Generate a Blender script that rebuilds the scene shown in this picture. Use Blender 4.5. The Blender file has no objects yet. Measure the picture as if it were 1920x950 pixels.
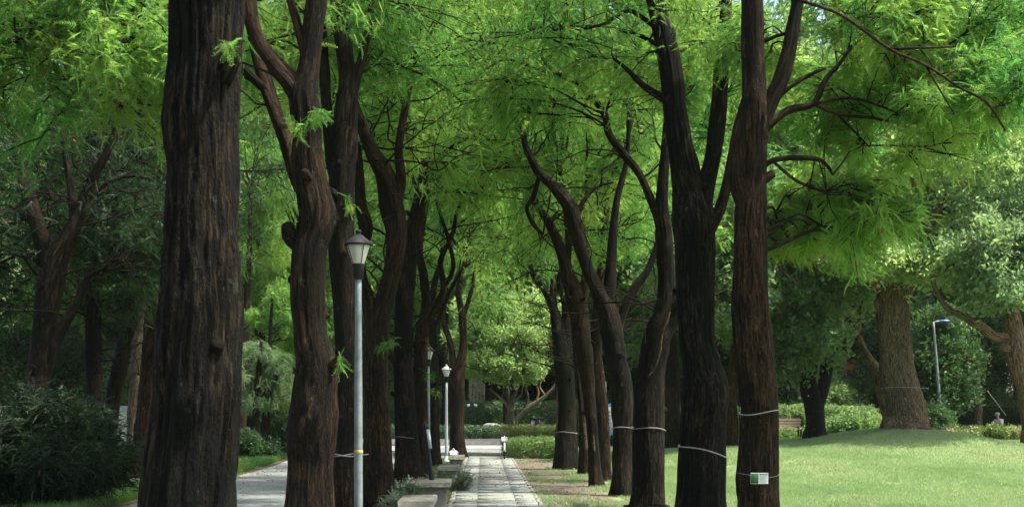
import bpy, math, random
import numpy as np
from mathutils import Vector
SC = bpy.context.scene
COL = SC.collection
rad = math.radians
# ---------------- camera, world, sun, exposure ----------------
F = 2400.0; HOR = 770.0; CAMZ = 1.6
cam = bpy.data.cameras.new('camera'); camo = bpy.data.objects.new('camera', cam); COL.objects.link(camo)
cam.sensor_width = 36; cam.lens = F/1920*36; cam.shift_y = (HOR-475)/1920
camo.location = (0, 0, CAMZ); camo.rotation_euler = (rad(90), 0, 0)
cam.clip_start = 0.1; cam.clip_end = 3000
cam.dof.use_dof = True; cam.dof.focus_distance = 24; cam.dof.aperture_fstop = 5.6
SC.camera = camo
SUN_EL, SUN_AZ = rad(64), rad(98)
w = bpy.data.worlds.new('World'); SC.world = w; w.use_nodes = True
nt = w.node_tree; bg = nt.nodes['Background']; sk = nt.nodes.new('ShaderNodeTexSky')
sk.sky_type = 'NISHITA'; sk.sun_disc = False; sk.sun_elevation = SUN_EL; sk.sun_rotation = SUN_AZ
sk.air_density = 1.0; sk.dust_density = 4.0; sk.ozone_density = 1.0
nt.links.new(sk.outputs[0], bg.inputs[0]); bg.inputs[1].default_value = 0.15
sl = bpy.data.lights.new('sun', 'SUN'); sl.energy = 3.7; sl.angle = rad(0.5); sl.color = (1, .95, .85)
so = bpy.data.objects.new('sun', sl); COL.objects.link(so)
sd = Vector((math.cos(SUN_EL)*math.sin(SUN_AZ), math.cos(SUN_EL)*math.cos(SUN_AZ), math.sin(SUN_EL)))
so.rotation_euler = sd.to_track_quat('Z', 'Y').to_euler(); so.location = (0, 0, 40)
vs = SC.view_settings; vs.view_transform = 'Standard'; vs.look = 'None'; vs.exposure = 1.52; vs.gamma = 1
vs.use_curve_mapping = False
SC.cycles.max_bounces = 8; SC.cycles.diffuse_bounces = 6; SC.cycles.transmission_bounces = 6
SC.cycles.transparent_max_bounces = 4

HAZE = 0.00012
SC.cycles.volume_bounces = 1
rng = np.random.default_rng(7)
def P(px, py, Y): return np.array([(px-960)/F*Y, Y, CAMZ+(HOR-py)/F*Y])
def sstep(v, a, b):
    t = np.clip((v-a)/(b-a), 0, 1); return t*t*(3-2*t)
SL = 55/F
def G(x, y):
    x = np.asarray(x, float); y = np.asarray(y, float); u = x+SL*y
    r = sstep(u, 2.6, 9)*sstep(y, 24, 40)*0.5*(1-sstep(y, 44.5, 54.5))
    m = .5*np.exp(-((x-12.3)/2.7)**2-((y-40)/4.5)**2)
    q = .05*np.sin(x*.9+y*.4)*sstep(np.abs(u-.2), 1.2, 3)*sstep(u, .9, 3)
    return r+m+q
def onroad(u, y): return (-u)  # lateral coordinate helper
def X_of(u, y): return u-SL*y

# ---------------- noise ----------------
_perm = rng.random((64, 64, 64)).astype(np.float32)
def vn(p):
    p = np.asarray(p, float); i = np.floor(p).astype(int); f = p-i; f = f*f*(3-2*f)
    r = 0
    for dx in (0, 1):
        wx = f[..., 0] if dx else 1-f[..., 0]
        for dy in (0, 1):
            wy = f[..., 1] if dy else 1-f[..., 1]
            for dz in (0, 1):
                wz = f[..., 2] if dz else 1-f[..., 2]
                r = r+wx*wy*wz*_perm[(i[..., 0]+dx) % 64, (i[..., 1]+dy) % 64, (i[..., 2]+dz) % 64]
    return r*2-1

# ---------------- mesh helpers ----------------
class MB:
    """collects vertices, faces (arrays of k-gons), optional bark coordinate / random value; builds ONE mesh"""
    def __init__(s): s.V = []; s.F = []; s.B = []; s.R = []; s.n = 0
    def add(s, V, faces, bk=None, rn=0.5):
        V = np.asarray(V, float).reshape(-1, 3)
        for f in (faces if isinstance(faces, (list, tuple)) and len(faces) and isinstance(faces[0], np.ndarray) else [np.asarray(faces)]):
            if f.size: s.F.append(f+s.n)
        s.V.append(V); s.B.append(V*1.0 if bk is None else bk)
        s.R.append(np.full(len(V), rn) if np.isscalar(rn) else rn); s.n += len(V)
    def build(s, name, mat, parent=None, loc=None, smooth=False):
        V = np.concatenate(s.V); me = bpy.data.meshes.new(name)
        if loc is not None: V = V-np.asarray(loc)
        me.vertices.add(len(V)); me.vertices.foreach_set('co', V.astype(np.float32).ravel())
        li = np.concatenate([f.ravel() for f in s.F]); cnt = np.concatenate([np.full(len(f), f.shape[1]) for f in s.F])
        me.loops.add(len(li)); me.loops.foreach_set('vertex_index', li.astype(np.int32))
        me.polygons.add(len(cnt)); st = np.concatenate([[0], np.cumsum(cnt)[:-1]])
        me.polygons.foreach_set('loop_start', st.astype(np.int32)); me.polygons.foreach_set('loop_total', cnt.astype(np.int32))
        if smooth: me.polygons.foreach_set('use_smooth', np.ones(len(cnt), bool))
        me.update(calc_edges=True)
        a = me.attributes.new('bk', 'FLOAT_VECTOR', 'POINT'); a.data.foreach_set('vector', np.concatenate(s.B).astype(np.float32).ravel())
        a = me.attributes.new('rn', 'FLOAT', 'POINT'); a.data.foreach_set('value', np.concatenate(s.R).astype(np.float32))
        me.materials.append(mat)
        o = bpy.data.objects.new(name, me); COL.objects.link(o)
        if parent is not None: o.parent = parent
        elif loc is not None: o.location = loc
        return o
def tag(o, label=None, cat=None, group=None, kind=None):
    if label: o['label'] = label
    if cat: o['category'] = cat
    if group: o['group'] = group
    if kind: o['kind'] = kind
    return o
def empty(name, loc, label, cat, group=None):
    o = bpy.data.objects.new(name, None); COL.objects.link(o); o.location = tuple(loc); o.empty_display_size = .3
    return tag(o, label, cat, group)
def copy_tree(o, parent=None):
    c = o.copy(); COL.objects.link(c)
    if parent is not None: c.parent = parent
    for ch in list(o.children): copy_tree(ch, c)
    return c
def resample(pts, step):
    pts = np.asarray(pts, float)
    if len(pts) == 2: pts = np.array([pts[0], (pts[0]+pts[1])/2, pts[1]])
    p = np.vstack([2*pts[0]-pts[1], pts, 2*pts[-1]-pts[-2]]); out = []
    for i in range(1, len(p)-2):
        d = np.linalg.norm(p[i+1, :3]-p[i, :3]); n = max(1, int(math.ceil(d/step)))
        t = np.arange(n)/n; t = t[:, None]
        a, b, c, e = p[i-1], p[i], p[i+1], p[i+2]
        out.append(.5*((2*b)+(-a+c)*t+(2*a-5*b+4*c-e)*t**2+(-a+3*b-3*c+e)*t**3))
    out.append(p[-2][None]); return np.concatenate(out)
def tube(mb, pts, step=.1, ring=12, rough=0., seed=0, fsc=1., cap=True, rn=.5, lumps=1., butt=0.):
    q = resample(pts, step); c = q[:, :3]; r = np.maximum(q[:, 3], .002)
    T = np.gradient(c, axis=0); T /= np.linalg.norm(T, axis=1)[:, None]+1e-9
    ref = np.array([0, 1., 0]) if abs(T[0, 1]) < .8 else np.array([1., 0, 0])
    u = np.cross(T[0], ref); u /= np.linalg.norm(u); U = [u]
    for k in range(1, len(c)):
        u = U[-1]-T[k]*np.dot(U[-1], T[k]); u /= np.linalg.norm(u)+1e-9; U.append(u)
    U = np.array(U); W = np.cross(T, U)
    th = np.linspace(0, 2*math.pi, ring, endpoint=False); ct, st = np.cos(th), np.sin(th)
    s = np.concatenate([[0], np.cumsum(np.linalg.norm(np.diff(c, axis=0), axis=1))])
    S, TH = np.meshgrid(s, th, indexing='ij'); Rr = np.repeat(r[:, None], ring, 1)
    if rough > 0:
        cx, cy = np.cos(TH), np.sin(TH)
        big = vn(np.stack([cx*.9+seed, cy*.9+seed*1.7, S*1.1], -1))
        mid = vn(np.stack([cx*2.2+seed*2, cy*2.2, S*2.6+seed], -1))
        k = np.clip(Rr*34, 4, 13)
        rd = 1-2*np.abs(vn(np.stack([cx*k+seed+mid*.5, cy*k+seed, S*.75], -1)))
        rd2 = vn(np.stack([cx*k*2.3+seed, cy*k*2.3+mid, S*2.2], -1))
        fl = vn(np.stack([cx*1.6+seed*3, cy*1.6, S*.4+4], -1))
        Rr = Rr*(1+lumps*(.085*big+.045*mid)+.03*fl)+rough*.75*(rd*.8+rd2*.5)*np.clip(Rr*5, .1, 1.2)
        kr = np.random.default_rng(int(seed*97)+3)
        if s[-1] > 2 and r[0] > .08:
            for _k in range(int(4+s[-1]*1.2)):   # knots and old branch scars
                ks, ka, kw = kr.random()*s[-1], kr.random()*6.283, .05+.09*kr.random(); da = np.angle(np.exp(1j*(TH-ka)))*Rr
                e2 = (da/kw)**2+((S-ks)/(kw*1.4))**2; Rr = Rr+np.minimum(.22*Rr, .035)*(np.exp(-e2)-.75*np.exp(-e2*7))
        if butt: Rr = Rr*(1+butt*np.exp(-np.maximum(S-.1, 0)/.28)*(.5+.5*np.cos(5*TH+2*np.sin(TH+seed)))*(1+.5*np.sin(3*TH+seed)))
    V = c[:, None]+Rr[..., None]*(U[:, None]*ct[None, :, None]+W[:, None]*st[None, :, None])
    n = len(c); i = np.arange(n-1)[:, None]*ring; j = np.arange(ring)[None]; jn = (j+1) % ring
    Fq = np.stack([i+j, i+jn, i+ring+jn, i+ring+j], -1).reshape(-1, 4)
    bk = np.stack([ct[None]*r[:, None]+seed, st[None]*r[:, None]+seed*.3, np.repeat(s[:, None], ring, 1)], -1).reshape(-1, 3)
    V = V.reshape(-1, 3); fs = [Fq]
    if cap:
        V = np.vstack([V, c[0]-T[0]*r[0]*.2, c[-1]+T[-1]*r[-1]*.5]); bk = np.vstack([bk, [seed, seed, 0], [seed, seed, s[-1]]])
        a = len(V)-2; jj = np.arange(ring); e = (n-1)*ring
        fs.append(np.stack([np.full(ring, a), (jj+1) % ring, jj], -1)); fs.append(np.stack([np.full(ring, a+1), e+jj, e+(jj+1) % ring], -1))
    mb.add(V, fs, bk, rn)
    return q
def box(mb, x0, x1, y0, y1, z0, z1, rn=.5, b=0., M=None):
    """box with chamfered edges when b > 0"""
    if b <= 0:
        V = np.array([[x, y, z] for z in (z0, z1) for y in (y0, y1) for x in (x0, x1)], float)
        Fq = np.array([[0, 2, 3, 1], [4, 5, 7, 6], [0, 1, 5, 4], [2, 6, 7, 3], [0, 4, 6, 2], [1, 3, 7, 5]])
        fs = [Fq]
    else:
        bm = np.array; V = []; idx = {}
        for sx in (0, 1):
            for sy in (0, 1):
                for sz in (0, 1):
                    X, Y_, Z = (x0, x1)[sx], (y0, y1)[sy], (z0, z1)[sz]; ix, iy, iz = (b, -b)[sx], (b, -b)[sy], (b, -b)[sz]
                    for ax, v in enumerate(((X, Y_+iy, Z+iz), (X+ix, Y_, Z+iz), (X+ix, Y_+iy, Z))):
                        idx[(sx, sy, sz, ax)] = len(V); V.append(v)
        V = np.array(V); q = []; t = []
        for ax in range(3):
            o1, o2 = [a for a in range(3) if a != ax]
            for s in (0, 1):
                f = []
                for (p1, p2) in ((0, 0), (1, 0), (1, 1), (0, 1)):
                    k = [0, 0, 0]; k[ax] = s; k[o1] = p1; k[o2] = p2; f.append(idx[(*k, ax)])
                q.append(f if (s == 1) ^ (ax == 1) else f[::-1])
            for p1 in (0, 1):
                for p2 in (0, 1):
                    a = [0, 0, 0]; a[o1] = p1; a[o2] = p2; c_ = list(a); c_[ax] = 1
                    q.append([idx[(*a, o1)], idx[(*c_, o1)], idx[(*c_, o2)], idx[(*a, o2)]])
        for sx in (0, 1):
            for sy in (0, 1):
                for sz in (0, 1): t.append([idx[(sx, sy, sz, a)] for a in range(3)])
        fs = [np.array(q), np.array(t)]
    if M is not None: V = M(V)
    mb.add(V, fs, None, rn)
def lathe(mb, prof, c, n=20, rn=.5, squash=1.):
    prof = np.array(prof, float); th = np.linspace(0, 2*math.pi, n, endpoint=False)
    V = np.stack([c[0]+prof[:, 0:1]*np.cos(th), c[1]+prof[:, 0:1]*np.sin(th)*squash, c[2]+np.repeat(prof[:, 1:2], n, 1)], -1).reshape(-1, 3)
    i = np.arange(len(prof)-1)[:, None]*n; j = np.arange(n)[None]; jn = (j+1) % n
    mb.add(V, np.stack([i+j, i+jn, i+n+jn, i+n+j], -1).reshape(-1, 4), None, rn)

# ---------------- materials ----------------
def mat(name):
    m = bpy.data.materials.new(name); m.use_nodes = True; t = m.node_tree; t.nodes.clear()
    o = t.nodes.new('ShaderNodeOutputMaterial'); return m, t, o
def node(t, ty, **kw):
    n = t.nodes.new(ty)
    for k, v in kw.items():
        if k.startswith('i_'): n.inputs[k[2:].replace('_', ' ')].default_value = v
        elif k[0] == 'n' and k[1:].isdigit(): n.inputs[int(k[1:])].default_value = v
        else: setattr(n, k, v)
    return n
def ramp(t, fac, stops):
    r = t.nodes.new('ShaderNodeValToRGB'); e = r.color_ramp.elements
    while len(e) < len(stops): e.new(.5)
    for k, (p, c) in enumerate(stops): e[k].position = p; e[k].color = (*c, 1) if len(c) == 3 else c
    t.links.new(fac, r.inputs[0]); return r.outputs[0]
def coords(t, attr=None, scale=(1, 1, 1)):
    if attr: n = node(t, 'ShaderNodeAttribute', attribute_name=attr); s = n.outputs['Vector']
    else: n = t.nodes.new('ShaderNodeNewGeometry'); s = n.outputs['Position']
    m = t.nodes.new('ShaderNodeMapping'); m.inputs['Scale'].default_value = scale; t.links.new(s, m.inputs[0]); return m.outputs[0]
def noise(t, vec, sc, det=4, rough=.6, dist=0.):
    n = node(t, 'ShaderNodeTexNoise', i_Scale=sc, i_Detail=det, i_Roughness=rough, i_Distortion=dist); t.links.new(vec, n.inputs['Vector']); return n.outputs[0]
def mixc(t, fac, a, b, mode='MIX'):
    m = t.nodes.new('ShaderNodeMix'); m.data_type = 'RGBA'; m.blend_type = mode
    for s, v in ((m.inputs[0], fac), (m.inputs[6], a), (m.inputs[7], b)):
        if hasattr(v, 'is_output'): t.links.new(v, s)
        else: s.default_value = v if not isinstance(v, tuple) else (*v, 1)
    return m.outputs[2]
def principled(t, o, col, rough=.7, spec=.3, metal=0., bump=None, bs=.3, bd=.02):
    p = t.nodes.new('ShaderNodeBsdfPrincipled')
    if hasattr(col, 'is_output'): t.links.new(col, p.inputs['Base Color'])
    else: p.inputs['Base Color'].default_value = (*col, 1)
    if hasattr(rough, 'is_output'): t.links.new(rough, p.inputs['Roughness'])
    else: p.inputs['Roughness'].default_value = rough
    p.inputs['Specular IOR Level'].default_value = spec; p.inputs['Metallic'].default_value = metal
    if bump is not None:
        b = node(t, 'ShaderNodeBump', i_Strength=bs, i_Distance=bd); t.links.new(bump, b.inputs['Height']); t.links.new(b.outputs[0], p.inputs['Normal'])
    t.links.new(p.outputs[0], o.inputs[0]); return p
def m_bark(name, dark, mid, light, moss=(.012, .016, .008), mossa=.5, fl=.5):
    m, t, o = mat(name)
    v = coords(t, 'bk', (1, 1, .12)); st = noise(t, v, 30, 6, .7, .15)
    v2 = coords(t, 'bk', (1, 1, .35)); pt = noise(t, v2, 2.2, 4, .55, .4)
    v3 = coords(t, 'bk', (1, 1, .3)); fk = noise(t, v3, 34, 3, .7)
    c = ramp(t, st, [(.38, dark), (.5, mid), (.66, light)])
    nz = noise(t, coords(t, 'bk', (1, 1, .2)), 70, 3, .8); pm = ramp(t, pt, [(.46, (0, 0, 0)), (.56, (1, 1, 1))])
    c1 = mixc(t, pm, c, mixc(t, .8, c, moss, 'MULTIPLY'))
    mm = t.nodes.new('ShaderNodeMath'); mm.operation = 'MULTIPLY'; mm.inputs[1].default_value = mossa; t.links.new(pm, mm.inputs[0])
    c2 = mixc(t, mm.outputs[0], c, moss)
    fm = ramp(t, fk, [(.66, (0, 0, 0)), (.74, (fl, fl, fl))])
    c3 = mixc(t, fm, c2, tuple(min(1, x*1.9) for x in light))
    ad = t.nodes.new('ShaderNodeMath'); ad.operation = 'ADD'; t.links.new(st, ad.inputs[0]); t.links.new(nz, ad.inputs[1])
    c3 = mixc(t, 1., c3, ramp(t, nz, [(.38, (.45, .45, .45)), (.62, (1.35, 1.35, 1.35))]), 'MULTIPLY')
    lz = noise(t, coords(t, 'bk', (1, 1, .6)), 7, 4, .75); c3 = mixc(t, ramp(t, lz, [(.62, (0, 0, 0)), (.68, (.55, .55, .55))]), c3, tuple(x*1.2+.02 for x in (light[0]*.8, light[1]*1.1, light[2]*.9)))
    oi = t.nodes.new('ShaderNodeObjectInfo'); c3 = mixc(t, 1., c3, ramp(t, oi.outputs['Random'], [(0., (.72, .8, .74)), (.5, (1, .98, .95)), (1., (1.35, 1.12, .98))]), 'MULTIPLY')
    principled(t, o, c3, .9, .15, bump=ad.outputs[0], bs=1., bd=.05); return m
def m_leaf(name, a, b, c, ta, tb, tf=.5, gloss=.06, grough=.45):
    """a,b,c: reflected colours over the clump value; ta,tb: transmitted"""
    m, t, o = mat(name)
    at = node(t, 'ShaderNodeAttribute', attribute_name='rn')
    col = ramp(t, at.outputs['Fac'], [(.1, a), (.5, b), (.94, c), (.99, (.22, .13, .06))]); tc = ramp(t, at.outputs['Fac'], [(.1, ta), (.94, tb), (.99, (.2, .12, .05))])
    d = t.nodes.new('ShaderNodeBsdfDiffuse'); t.links.new(col, d.inputs[0])
    tr = t.nodes.new('ShaderNodeBsdfTranslucent'); t.links.new(tc, tr.inputs[0])
    mx = t.nodes.new('ShaderNodeMixShader'); mx.inputs[0].default_value = tf; t.links.new(d.outputs[0], mx.inputs[1]); t.links.new(tr.outputs[0], mx.inputs[2])
    g = t.nodes.new('ShaderNodeBsdfGlossy'); g.inputs['Roughness'].default_value = grough; g.inputs[0].default_value = (.8, .9, .85, 1)
    m2 = t.nodes.new('ShaderNodeMixShader'); m2.inputs[0].default_value = gloss; t.links.new(mx.outputs[0], m2.inputs[1]); t.links.new(g.outputs[0], m2.inputs[2])
    t.links.new(m2.outputs[0], o.inputs[0]); return m
def m_plain(name, col, rough=.6, spec=.3, metal=0., var=.15, sc=6., bump=.15):
    m, t, o = mat(name); v = coords(t); n = noise(t, v, sc, 5, .65)
    c = mixc(t, ramp(t, n, [(.3, (0, 0, 0)), (.7, (1, 1, 1))]), tuple(x*(1-var) for x in col), tuple(min(1, x*(1+var)) for x in col))
    principled(t, o, c, rough, spec, metal, bump=n, bs=bump, bd=.01); return m
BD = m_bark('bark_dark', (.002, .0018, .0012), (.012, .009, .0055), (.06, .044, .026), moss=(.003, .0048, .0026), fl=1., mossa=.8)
BQ = m_bark('bark_smooth_pale', (.10, .085, .06), (.19, .165, .12), (.3, .26, .2), moss=(.08, .09, .05), mossa=.3)
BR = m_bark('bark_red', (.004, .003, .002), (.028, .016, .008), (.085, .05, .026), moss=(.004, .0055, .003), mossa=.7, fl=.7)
BC = m_bark('bark_tan', (.04, .025, .016), (.185, .12, .074), (.34, .235, .15), moss=(.04, .035, .022), mossa=.3)
BP = m_bark('bark_pale', (.05, .042, .03), (.11, .095, .068), (.19, .165, .12), moss=(.04, .045, .028), mossa=.3)
BW = m_bark('bare_wood', (.05, .037, .025), (.12, .093, .066), (.2, .165, .12), moss=(.1, .08, .05), mossa=.2)
BT = m_plain('twig_bark', (.014, .010, .007), .9, .1, var=.4)
LA = m_leaf('leaf_feathery', (.05, .12, .026), (.08, .17, .034), (.14, .23, .045), (.12, .37, .06), (.42, .63, .11), .6, .02)
LB_ = m_leaf('leaf_camphor', (.06, .11, .04), (.1, .17, .06), (.16, .24, .09), (.17, .34, .08), (.36, .52, .14), .55, .04)
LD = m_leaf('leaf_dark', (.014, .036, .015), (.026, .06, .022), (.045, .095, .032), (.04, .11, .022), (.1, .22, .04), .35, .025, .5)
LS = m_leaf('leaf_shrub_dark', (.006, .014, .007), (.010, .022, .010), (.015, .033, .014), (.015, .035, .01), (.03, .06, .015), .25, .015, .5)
LH = m_leaf('leaf_hedge', (.025, .065, .018), (.05, .115, .028), (.09, .18, .04), (.04, .12, .02), (.1, .22, .03), .3, .07)
LP = m_leaf('leaf_pale', (.1, .17, .07), (.14, .22, .09), (.19, .28, .11), (.2, .34, .12), (.34, .5, .16), .5, .04)
LQ = m_leaf('leaf_fresh', (.13, .2, .075), (.18, .26, .095), (.25, .33, .13), (.22, .42, .1), (.44, .62, .17), .55, .03)
LY = m_leaf('leaf_yellow', (.13, .2, .05), (.2, .27, .07), (.42, .27, .17), (.12, .22, .03), (.3, .32, .06), .35, .05)
LG = m_leaf('leaf_grey', (.1, .14, .08), (.16, .2, .12), (.22, .26, .17), (.12, .2, .07), (.2, .28, .12), .3, .05)
GR = m_leaf('grass_blade', (.15, .22, .09), (.22, .31, .13), (.31, .38, .2), (.23, .38, .11), (.36, .5, .2), .4, .03)
GS = m_leaf('grass_strip', (.04, .10, .02), (.06, .15, .025), (.09, .2, .035), (.08, .24, .02), (.16, .36, .03), .4, .04)

def m_ground():
    m, t, o = mat('soil'); v = coords(t); a = noise(t, v, .35, 5, .6); b = noise(t, v, 9, 6, .7)
    c = mixc(t, ramp(t, b, [(.3, (0, 0, 0)), (.7, (1, 1, 1))]), (.05, .036, .024), (.12, .09, .06))
    g = mixc(t, ramp(t, b, [(.3, (0, 0, 0)), (.7, (1, 1, 1))]), (.035, .055, .018), (.07, .1, .03))
    principled(t, o, mixc(t, ramp(t, a, [(.42, (0, 0, 0)), (.58, (1, 1, 1))]), c, g), .95, .1, bump=b, bs=.6, bd=.05); return m
def m_lawn():
    m, t, o = mat('lawn_soil'); v = coords(t); a = noise(t, v, .6, 4, .6); b = noise(t, v, 14, 6, .7)
    c = mixc(t, ramp(t, b, [(.3, (0, 0, 0)), (.7, (1, 1, 1))]), (.12, .16, .06), (.21, .27, .11))
    s = mixc(t, ramp(t, b, [(.3, (0, 0, 0)), (.7, (1, 1, 1))]), (.085, .07, .055), (.165, .145, .115))
    at = node(t, 'ShaderNodeAttribute', attribute_name='rn'); ad = t.nodes.new('ShaderNodeMath'); ad.operation = 'ADD'
    t.links.new(at.outputs['Fac'], ad.inputs[0]); t.links.new(a, ad.inputs[1])
    principled(t, o, mixc(t, ramp(t, ad.outputs[0], [(.85, (0, 0, 0)), (1.15, (1, 1, 1))]), c, s), .95, .1, bump=b, bs=.6, bd=.04); return m
def m_paving(name, base, dark, slab=True):
    m, t, o = mat(name); v = coords(t); a = noise(t, v, .8, 5, .65); b = noise(t, v, 25, 6, .75)
    c = mixc(t, ramp(t, a, [(.35, (0, 0, 0)), (.68, (1, 1, 1))]), dark, base)
    c = mixc(t, ramp(t, b, [(.35, (.75, .75, .75)), (.65, (1.1, 1.1, 1.1))]), (0, 0, 0), c)
    if slab:
        at = node(t, 'ShaderNodeAttribute', attribute_name='rn')
        c = mixc(t, ramp(t, at.outputs['Fac'], [(0, (.93, .93, .93)), (1, (1, 1, 1))]), (0, 0, 0), c)
    principled(t, o, c, .85, .25, bump=b, bs=.25, bd=.01); return m
M_SOIL = m_ground(); M_LAWN = m_lawn()
M_PATH = m_paving('paving_stone', (.225, .24, .21), (.2, .215, .19)); M_ROAD = m_paving('road_concrete', (.25, .265, .245), (.21, .225, .205), False)
M_CONC = m_plain('bench_concrete', (.17, .165, .13), .85, var=.25, sc=9, bump=.4); M_PLANTER = m_plain('dark_stone', (.06, .065, .06), .7, var=.25)
M_GALV = m_plain('galvanised_pole', (.19, .235, .23), .5, .4, .2, var=.3, sc=7)
M_WHITEP = m_plain('pale_pole_paint', (.36, .39, .37), .5, var=.08, sc=10)
M_BLACK = m_plain('black_metal', (.014, .015, .016), .65, .25, var=.2)
M_YEL = m_plain('yellow_tape', (.5, .36, .08), .6, var=.15); M_BLUE = m_plain('blue_lamp_shell', (.06, .11, .36), .35, .5)
M_WIRE = m_plain('white_wire', (.3, .3, .28), .6, var=.15); M_WHITE = m_plain('white_plastic', (.62, .63, .6), .5, var=.06)
M_CREAM = m_plain('cream_wall', (.55, .52, .42), .85, var=.1, sc=1.2); M_GLASSD = m_plain('dark_window', (.03, .04, .045), .15, .6, var=.3)
M_ROOF = m_plain('orange_roof', (.4, .16, .06), .8, var=.2); M_FENCE = m_plain('green_sheet', (.035, .06, .05), .6, .3, var=.25, sc=3)
M_STONE = m_plain('grey_boulder', (.34, .35, .32), .85, var=.2, sc=5, bump=.6); M_WOOD = m_plain('bench_wood', (.07, .045, .03), .7, var=.3)
M_SKIN = m_plain('skin', (.42, .25, .18), .6, var=.05); M_SHIRT = m_plain('pink_shirt', (.68, .55, .5), .85, var=.08); M_TROU = m_plain('dark_trousers', (.03, .035, .05), .85)
M_CAP = m_plain('grey_cap', (.38, .27, .27), .8); M_RED = m_plain('red_visor', (.3, .1, .08), .8)
M_GREENP = m_plain('green_print', (.03, .13, .05), .4, var=.3, sc=60); M_PRINT = m_plain('dark_print', (.06, .07, .06), .6); M_CYAN = m_plain('cyan_print', (.04, .27, .42), .5, var=.1)
M_PURP = m_plain('purple_cloth', (.2, .14, .34), .8); M_RUB = m_plain('rubber', (.012, .012, .014), .7)
def m_glass_lamp():
    m, t, o = mat('frosted_lamp_panel'); p = principled(t, o, (.75, .74, .6), .35, .4)
    p.inputs['Transmission Weight'].default_value = .25; return m
M_FROST = m_glass_lamp()

# ---------------- ground, lawn, road, path ----------------
def sheet(name, xs, ys, f, m, off, kind='structure', rnf=None):
    X, Y = np.meshgrid(xs, ys, indexing='ij'); Xw = f(X, Y)
    Z = G(Xw, Y)+off; mb = MB(); V = np.stack([Xw, Y, Z], -1).reshape(-1, 3); n, k = X.shape
    i = np.arange(n-1)[:, None]*k; j = np.arange(k-1)[None]
    mb.add(V, np.stack([i+j, i+k+j, i+k+j+1, i+j+1], -1).reshape(-1, 4), None, 0.5 if rnf is None else rnf(Xw, Y).ravel())
    o = mb.build(name, m, smooth=True); tag(o, kind=kind); return o
far = np.array([-400, -220, -120, -60.]); gx = np.concatenate([far, np.linspace(-30, 34, 129), -far[::-1]])
gy = np.concatenate([[-120, -60, -20.], np.linspace(-5, 80, 171), [110, 160, 240, 400.]])
sheet('ground', gx, gy, lambda X, Y: X, M_SOIL, 0)
ux = lambda U, Y: X_of(U, Y)
def bare(X, Y):   # 1 = bare earth, 0 = grass
    u = X+SL*Y
    return np.clip(1-(u-1.5)/1.7, 0, 1)*.74+.5*np.exp(-((X-11.8)/2.2)**2-((Y-38.6)/2.2)**2)+.12*np.exp(-((u-2.7)/.8)**2)
sheet('lawn', np.concatenate([np.linspace(.99, 4, 16), np.linspace(4.4, 40, 72)]), np.linspace(2, 47.5, 140), ux, M_LAWN, .02, rnf=bare)
# road on the left, gently bending away in the distance
def rx(U, Y): return X_of(U, Y)-sstep(Y, 34, 60)*1.5
sheet('road', np.array([-6.0, -4.3, -2.55]), np.linspace(-5, 75, 81), rx, M_ROAD, .012)
sheet('plaza', np.array([-2.545, -1, 0, .93, 1.4, 2.4]), np.linspace(42.2, 49.9, 12), ux, M_ROAD, .016)
# slabs of the path: one sheet, each slab separated by a real joint
mb = MB(); y = 3.0; edges = [-.5, -.1, .57, .93]
while y < 42.1:
    d = .9
    for a, b in zip(edges[:-1], edges[1:]):
        x0, x1 = a+.004, b-.004; zz = .05+rng.normal(0, .0015); s = SL*(y+d/2)
        box(mb, x0-s, x1-s, y+.0006, y+d-.0006, .0, zz, rng.random(), .0006)
    y += d
tag(mb.build('path', M_PATH), kind='structure')
mb = MB()
for k in range(40):
    ya = 3+k; s = SL*(ya+.5); box(mb, .936-s, 1.01-s, ya+.001, ya+.999, -.02, .045, .5, .003); box(mb, -.58-s, -.506-s, ya+.005, ya+.995, -.02, .062, .5, .008)
tag(mb.build('path_kerb', M_CONC), kind='structure')
mb = MB()
for k in range(45):
    ya = -2+k; s = SL*(ya+.5)
    box(mb, -2.54-s, -2.42-s, ya+.005, ya+.995, -.02, .1, .5, .012)
tag(mb.build('road_kerb', M_CONC), kind='structure')
# raised platform with planter at the end of the path
mb = MB(); box(mb, -6.5, 1.7, 50, 54.4, 0, .15, .5, .015); tag(mb.build('platform', M_ROAD), kind='structure')

# ---------------- grass ----------------
def blades(name, xs, ys, h, wd, m, label_kind='stuff', seed=1):
    r = np.random.default_rng(seed); n = len(xs); z = G(xs, ys)+.01
    a = r.random(n)*2*math.pi; hh = h*(.5+r.random(n)); lean = r.normal(0, .45, (n, 2))*hh[:, None]
    dx, dy = np.cos(a)*wd/2, np.sin(a)*wd/2
    V = np.stack([np.stack([xs-dx, ys-dy, z], -1), np.stack([xs+dx, ys+dy, z], -1), np.stack([xs+lean[:, 0], ys+lean[:, 1], z+hh], -1)], 1).reshape(-1, 3)
    pn = vn(np.stack([xs*.8, ys*.5, xs*0], -1))*.4+vn(np.stack([xs*4, ys*3, xs*0+9], -1))*.15
    rn = np.clip(.5+pn+r.normal(0, .18, n), 0, 1)
    mb = MB(); mb.add(V, np.arange(3*n).reshape(-1, 3), None, np.repeat(rn, 3)); o = mb.build(name, m); tag(o, kind='stuff'); return o
r = np.random.default_rng(11)
n = 520000; yy = 17.5*(48/17.5)**(r.random(n)**.8); uu = 1.05+r.random(n)*(np.maximum(.42*yy+1.4-1.05, 2)); xx = X_of(uu, yy)
keep = (bare(xx, yy)+vn(np.stack([xx*1.1, yy*.8, xx*0+3], -1))*.55+vn(np.stack([xx*4, yy*3, xx*0+7], -1))*.3 < .5+.2*r.random(n)) & (yy < 47.3)
go = blades('lawn_grass', xx[keep], yy[keep], .055, .012, GR, seed=3); tag(go, 'short bright green lawn grass in the sun right of the path', 'grass', kind='stuff')
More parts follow.
